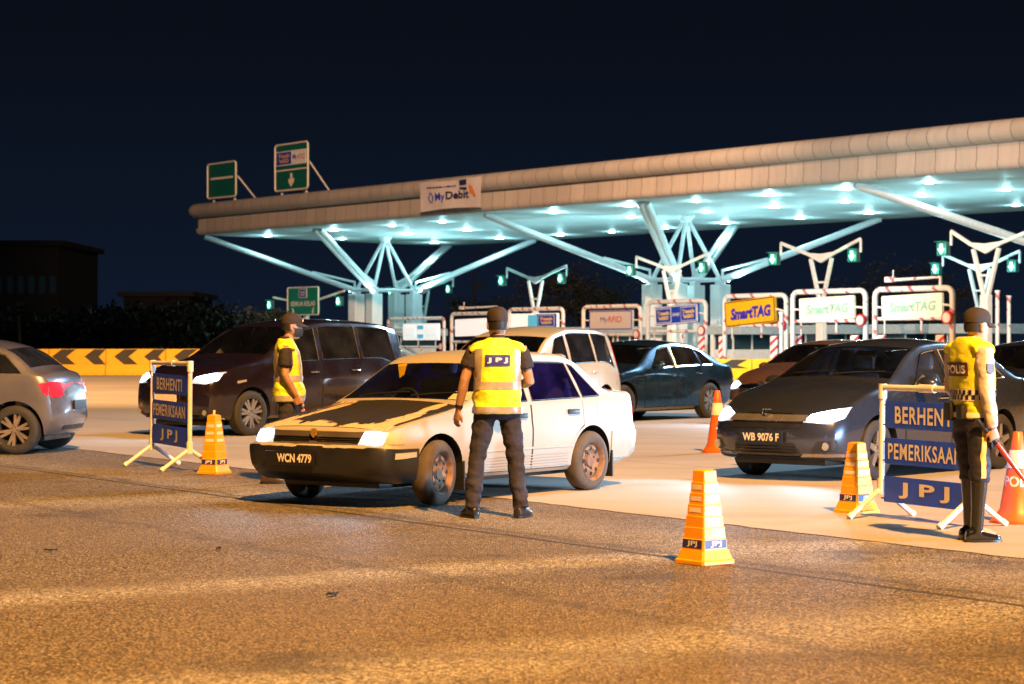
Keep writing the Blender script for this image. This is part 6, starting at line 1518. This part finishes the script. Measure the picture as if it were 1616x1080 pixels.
ringloft(bm, [a + list(reversed(b_)) for a, b_ in zip(rings, inn)]); mk = part('face_mask', bm, mat('black_mask_cloth', (0.016, 0.016, 0.019), 0.8), r)
bm = bmesh.new()
for s_ in (-1, 1): tube(bm, [P(s_ * .072, .03, -.02), P(s_ * .080, .0, .005), P(s_ * .078, -.025, -.005)], .003, 5); tube(bm, [P(s_ * .062, .03, -.08), P(s_ * .078, .0, -.05), P(s_ * .078, -.02, -.035)], .003, 5)
part('ear_loop', bm, M_BLACK, mk)
bm = bmesh.new(); ringloft(bm, [[P(x, .104, z) for x, z in ((-.03, .058), (.03, .058), (.026, .094), (-.026, .094))], [P(x, .110, z) for x, z in ((-.03, .058), (.03, .058), (.026, .092), (-.026, .092))]]); part('cap_badge', bm, M_CREAM, r)
Mw = r.matrix_basis
def held(name, label, J, pts, rad, m, lit=None):
    rt = thing(name, label, 'light stick' if lit else 'baton', Vector((0, 0, 0)), 0)
    pw = [Matrix.Translation(lp_cur) @ Matrix.Rotation(rz_cur, 4, 'Z') @ Vector(p) for p in pts]; rt.location = pw[-1]
    loc = [p - pw[-1] for p in pw]
    bm = bmesh.new(); tube(bm, [loc[0], loc[0].lerp(loc[1], .5), loc[1]], [rad * .9, rad, rad], 12); obj('grip', bm, M_BLACK, rt)
    bm = bmesh.new(); tube(bm, [loc[1], loc[1].lerp(loc[2], .9), loc[2]], [rad * 1.05, rad * .85, rad * .55], 14); obj('shaft', bm, m, rt)
    return rt
lp_cur, rz_cur = lp_, rzL
hc_ = J['wrR'] + J['hdR'].normalized() * .085 + Vector((-.020, .0, 0))
held('light_stick', 'short red light stick glowing at its tip in the masked officer hand', J, [hc_ + Vector((0, -.045, .085)), hc_ + Vector((0, .035, -.055)), hc_ + Vector((0, .075, -.15))], .017, mat('lit_red_stick', (.6, .02, .03), .3, emit=(1.0, .10, .10), es=1.6, var=0), True)

# ---- traffic policeman at the right
pose = dict(STAND, head=(0, .035, 1.540), look=(-.10, 1, -.10), hk=1.0, neck=(0, -.012, 1.415), chest=Vector((0, -.025, 0)), shL=(-.185, -.03, 1.355), shR=(.185, -.03, 1.355),
            elL=(-.235, -.02, 1.09), wrL=(-.20, .13, .90), hdL=(0.02, .03, -.1), pnL=(1, 0, 0), curlL=.5,
            elR=(.230, -.04, 1.085), wrR=(.225, .015, .825), hdR=(0, .02, -.1), pnR=(-1, .1, 0), curlR=1.0, gripR=1.0,
            knL=(-.085, .03, .465), anL=(-.08, .03, .085), toeL=(.0, .13, -.04), knR=(.085, .0, .465), anR=(.08, -.02, .085), toeR=(.03, .13, -.04))
rp_ = G(1535, 854); rzR = R(-90 + 22)
r, J, P, body = person('traffic policeman in yellow POLIS vest, white sleeves and tall black boots', rp_, rzR, pose, M_SKIN2)
tr_ = trousers(r, J, mat('navy_uniform_cloth', (0.014, 0.014, 0.028), 0.7, var=0.2), .43, .95, 12.3, kn=.074, th=.094); shoes(r, J, M_BOOT, boot=.40)
for s_ in 'LR': sleeve(r, J, s_, M_LONG, 1.0, seed=5.5, longs=True)
on_vest(o_bv[tr_.name], 'seam_stripe', [(-.030, .46), (.004, .46), (-.004, .62), (-.010, .86), (-.042, .86), (-.038, .62)], 'R', mat('stripe_yellow', (0.75, 0.52, 0.14), 0.6), tr_, off=.005)
bm = bmesh.new(); lathe(bm, [(.058, 1.40), (.060, 1.43), (.058, 1.458), (.053, 1.46), (.052, 1.43)], 20, c=(0, -.035, 0)); part('collar', bm, M_SHIRT, r)
bm = bmesh.new(); lathe(bm, [(.060, 1.452), (.063, 1.46), (.058, 1.468), (.054, 1.46)], 20, c=(0, -.036, 0)); part('collar_edge', bm, M_LONG, r)
v_, bv = vest(r, J, M_VEST, .885, (.190, .135), seed=21.0, flare=.200, amp=.012, kd=.90)
bd = on_vest(bv, 'badge', [(-.125, 1.185), (.125, 1.185), (.125, 1.285), (-.125, 1.285)], 'B', mat('badge_maroon', (0.10, 0.03, 0.04), 0.5), v_, .006)
text('POLIS', .062, M_WLET, bd, basis((0, 0, 1.235), XU, ZU), project=vest_pj(bv, 'B', .010), bold=.035, width=.21)
M_WTAPE = mat('white_reflective_tape', (0.66, 0.62, 0.60), 0.4); band(bv, 'chequer_tape', 1.01, 1.095, M_WTAPE, v_, .005, cy=-.015)
bm = bmesh.new()
for k in range(44):
    a0, a1 = 2 * math.pi * k / 44, 2 * math.pi * (k + 1) / 44; z0 = 1.018 + .035 * (k % 2)
    vs = []
    for a, z in ((a0, z0), (a1, z0), (a1, z0 + .035), (a0, z0 + .035)):
        d = Vector((math.cos(a), math.sin(a), 0)); h = bv.ray_cast(Vector((0, -.015, z)) + d * 1.2, -d); vs.append(bm.verts.new((h[0] if h[0] is not None else d * .2) + d * .009))
    bm.faces.new(vs)
obj('chequer_squares', bm, M_BLACK, v_, smooth=False)
band(bv, 'hem_tape', .892, .925, M_WTAPE, v_, .006, cy=-.015)
bm = bmesh.new(); p_ = J['shR'].lerp(J['elR'], .42) + Vector((.068, 0, 0)); ringloft(bm, [[p_ + Vector((x_, y, z)) for y, z in ((-.03, .035), (.03, .035), (.03, -.02), (0, -.04), (-.03, -.02))] for x_ in (-.01, .004)]); part('arm_badge', bm, mat('badge_blue_grey', (0.12, 0.13, 0.20), 0.5), r, smooth=False)
bm = bmesh.new(); lathe(bm, [(.166, .93), (.172, .935), (.172, .975), (.164, .98)], 30); bmesh.ops.scale(bm, vec=(1, .76, 1), verts=bm.verts[:]); box(bm, (-.10, -.13, .93), (.09, .05, .13), bevel=.01); box(bm, (.06, -.135, .93), (.07, .05, .10), bevel=.01); part('belt', bm, M_BLACK, r)
lp_cur, rz_cur = rp_, rzR
hc_ = J['wrR'] + J['hdR'].normalized() * .085 + Vector((-.020, 0, 0))
held('baton', 'long red baton held low by the traffic policeman', J, [hc_ + Vector((0, -.135, .14)), hc_ + Vector((0, .03, -.03)), hc_ + Vector((0, .27, -.305))], .019, M_BATON)

for i, (px, py, lab) in enumerate(((80, 871, 'small dark scrap lying on the asphalt at the lower left'), (524, 941, 'small dark scrap lying on the asphalt below the old sedan'), (345, 868, 'tiny dark scrap lying on the asphalt right of the other left one'))):
    bm = bmesh.new(); q = [bm.verts.new((.028 * math.cos(a) * (1.5 + .5 * math.sin(3 * a + i)), .012 * math.sin(a) * 1.6, .006 + .010 * math.sin(2 * a + i) ** 2)) for a in [2 * math.pi * k / 10 for k in range(10)]]
    bm.faces.new(q); ex = bmesh.ops.extrude_face_region(bm, geom=bm.faces[:]); bmesh.ops.translate(bm, vec=(0, 0, .006), verts=[v for v in ex['geom'] if isinstance(v, bmesh.types.BMVert)])
    o = obj('litter_scrap', bm, M_BLACK, smooth=False); o.location = G(px, py); o.rotation_euler = (0, 0, i * .9); setp(o, lab, 'litter', 'scraps on the asphalt')

# ------------------------------------------------------------------ dark background
M_BLD = mat('dark_wall', (0.003, 0.003, 0.004), 0.9); M_BLD2 = mat('grey_wall', (0.014, 0.014, 0.016), 0.9)
M_WLIT = mat('dim_lit_window', (0.1, 0.2, 0.25), 0.4, emit=(0.22, 0.55, 0.75), es=0.35, var=0)
def building(label, x0, x1, ytop, Y, dep, litrows, wallm=M_BLD, roof=True, wx=8):
    a, b_ = PY(x0, ytop, Y), PY(x1, ytop, Y); W_ = b_.x - a.x; H_ = a.z
    r = thing('building', label, 'building', ((a.x + b_.x) / 2, Y + dep / 2, 0), 0)
    bm = bmesh.new(); box(bm, (0, 0, H_ / 2), (W_, dep, H_)); obj('wall', bm, wallm, r, smooth=False)
    if roof:
        bm = bmesh.new(); box(bm, (0, 0, H_ + 0.25), (W_ + 1.2, dep + 1.2, 0.5)); obj('roof', bm, M_BLD2 if wallm is None or x0 > 0 else M_BLD, r, smooth=False)
    for z in range(3, int(H_ - 1), 4):
        for k in range(wx):
            x = -W_ / 2 + W_ * (k + .5) / wx; lit = (z, k) in litrows
            bm = bmesh.new(); box(bm, (x, -dep / 2 - .02, z), (W_ / wx * .55, .12, 1.7)); obj('window', bm, M_WLIT if lit else M_BGLASS, r, smooth=False)
    return r
building('tall dark building at the left edge behind the trees', -60, 92, 388, 210, 20, set(), wx=9)
building('low dark building with a pale roof line behind the left barrier', 195, 298, 468, 230, 18, {(3, 1), (3, 2)}, wx=7)
building('low building with a few blue lit windows beyond the left trees', 112, 192, 488, 215, 14, {(3, 1), (3, 2), (3, 5)}, wx=7, roof=False)

M_LEAF = mat('dark_green_leaf', (0.024, 0.037, 0.018), 0.6, var=0.5, scale=1.5); M_BARK = mat('bark', (0.06, 0.05, 0.04), 0.9)
M_LEAF2 = mat('olive_leaf', (0.045, 0.052, 0.028), 0.6, var=0.5, scale=1.2)
def tree(px, ytop, Y, spread, label, seed, m, low=0.25):
    rn = random.Random(seed); p = PY(px, ytop, Y); H_ = p.z; p.z = 0
    r = thing('tree', label, 'tree', p, 0, 'dark trees beyond the plaza')
    bm = bmesh.new(); tube(bm, [(0, 0, 0), (.1, 0, H_ * .3), (-.05, .05, H_ * .6)], [.25, .18, .09], 8)
    cl_ = []
    for i in range(9):
        a = rn.uniform(0, 6.28); z0 = H_ * rn.uniform(.25, .55); q = Vector((math.cos(a) * spread * rn.uniform(.4, .9), math.sin(a) * spread * rn.uniform(.4, .9), H_ * rn.uniform(.45, .92)))
        tube(bm, [(0, 0, z0), q * .6 + Vector((0, 0, z0 * .35)), q], [.09, .05, .02], 5); cl_.append(q)
    obj('trunk', bm, M_BARK, r)
    bm = bmesh.new()
    for i in range(20): cl_.append(Vector((rn.gauss(0, .5) * spread, rn.gauss(0, .5) * spread, H_ * min(.97, max(low, rn.gauss(.62, .2))))))
    for c in cl_:
        rad = spread * rn.uniform(.18, .38)
        for k in range(95):
            d = Vector((rn.gauss(0, 1), rn.gauss(0, 1), rn.gauss(0, .8))).normalized() * rad * rn.uniform(.5, 1.05); q = c + d
            if q.z < .3: continue
            s_ = rn.uniform(.10, .22); u = Vector((rn.gauss(0, 1), rn.gauss(0, 1), rn.gauss(0, .6))).normalized(); v = u.cross(Vector((rn.gauss(0, 1), rn.gauss(0, 1), rn.gauss(0, 1)))).normalized()
            bm.faces.new([bm.verts.new(q + u * s_), bm.verts.new(q + v * s_ * .5), bm.verts.new(q - u * s_), bm.verts.new(q - v * s_ * .5)])
    obj('crown', bm, m, r, smooth=False, recalc=False)
for a in ((-10, 470, 128, 3.0, 'dark bushy tree at the left edge above the grey car', 1, M_LEAF), (75, 505, 120, 2.6, 'low dark shrubby tree above the left end of the barrier', 2, M_LEAF), (128, 502, 132, 2.8, 'low dark shrubby tree before the blue windows', 3, M_LEAF),
          (178, 498, 126, 2.8, 'low dark shrubby tree before the low building', 4, M_LEAF), (232, 492, 124, 3.0, 'dark tree above the middle of the left barrier', 5, M_LEAF), (292, 486, 118, 3.2, 'dark tree above the left stop sign', 6, M_LEAF2), (345, 490, 126, 3.0, 'dark tree behind the dark van windscreen', 7, M_LEAF),
          (398, 492, 140, 3.2, 'dark tree behind the dark van roof', 8, M_LEAF), (868, 428, 235, 5.0, 'tall dim tree behind the forked mast above the van', 9, M_LEAF2), (915, 424, 240, 5.5, 'tallest dim tree right of that mast', 10, M_LEAF2), (960, 468, 230, 4.5, 'lower dim tree above the MyRFID board', 11, M_LEAF),
          (1395, 418, 225, 6.5, 'broad dim tree above the two pale boards', 12, M_LEAF2), (1340, 452, 228, 4.5, 'low dim tree behind the first pale board', 13, M_LEAF), (1465, 440, 226, 4.8, 'low dim tree behind the second pale board', 14, M_LEAF2), (1215, 478, 230, 4.0, 'low dim tree behind the yellow board', 15, M_LEAF), (745, 470, 236, 4.5, 'low dim tree behind the centre officer cap', 16, M_LEAF)):
    tree(*a)
# a palm at the left
p = PY(28, 492, 112); H_ = p.z; p.z = 0
r = thing('palm_tree', 'small palm with drooping fronds at the left edge', 'palm tree', p, 0)
bm = bmesh.new(); tube(bm, [(0, 0, 0), (.08, 0, H_ * .5), (0, 0, H_ * .95)], [.14, .10, .08], 8); obj('trunk', bm, M_BARK, r)
bm = bmesh.new(); rn = random.Random(5)
for k in range(16):
    a = k * 2.4; rise = rn.uniform(.1, .9)
    for i in range(12):
        for sd_ in (-1, 1):
            t0 = (i + .5) / 12; c = Vector((math.cos(a) * t0 * 1.3, math.sin(a) * t0 * 1.3, H_ * .95 + rise * t0 - 1.2 * t0 * t0)); s_ = Vector((-math.sin(a), math.cos(a), -.5)) * sd_ * .30 * math.sin(math.pi * min(1, t0 + .15)); f_ = Vector((math.cos(a), math.sin(a), 0)) * .05
            bm.faces.new([bm.verts.new(c - f_), bm.verts.new(c + f_), bm.verts.new(c + s_ + f_ * 2)])
obj('fronds', bm, M_LEAF2, r, smooth=False, recalc=False)
# far lamp standard seen between the columns
p = PY(748, 402, 225); H_ = p.z; p.z = 0
r = thing('lamp_standard', 'distant unlit lamp standard between the canopy column clusters', 'street lamp', p, 0)
bm = bmesh.new(); tube(bm, [(0, 0, 0), (0, 0, H_)], [.16, .08], 8); obj('pole', bm, M_BLD2, r)
bm = bmesh.new(); tube(bm, [(0, 0, H_), (.8, 0, H_ + .3)], .06, 6); box(bm, (1.0, 0, H_ + .33), (.8, .35, .16), bevel=.03); tube(bm, [(-.9, 0, H_ - 3.4), (.9, 0, H_ - 3.4)], .06, 6); box(bm, (.5, -.1, H_ - 3.3), (.7, .1, .5)); obj('head', bm, M_BLD2, r, smooth=False)
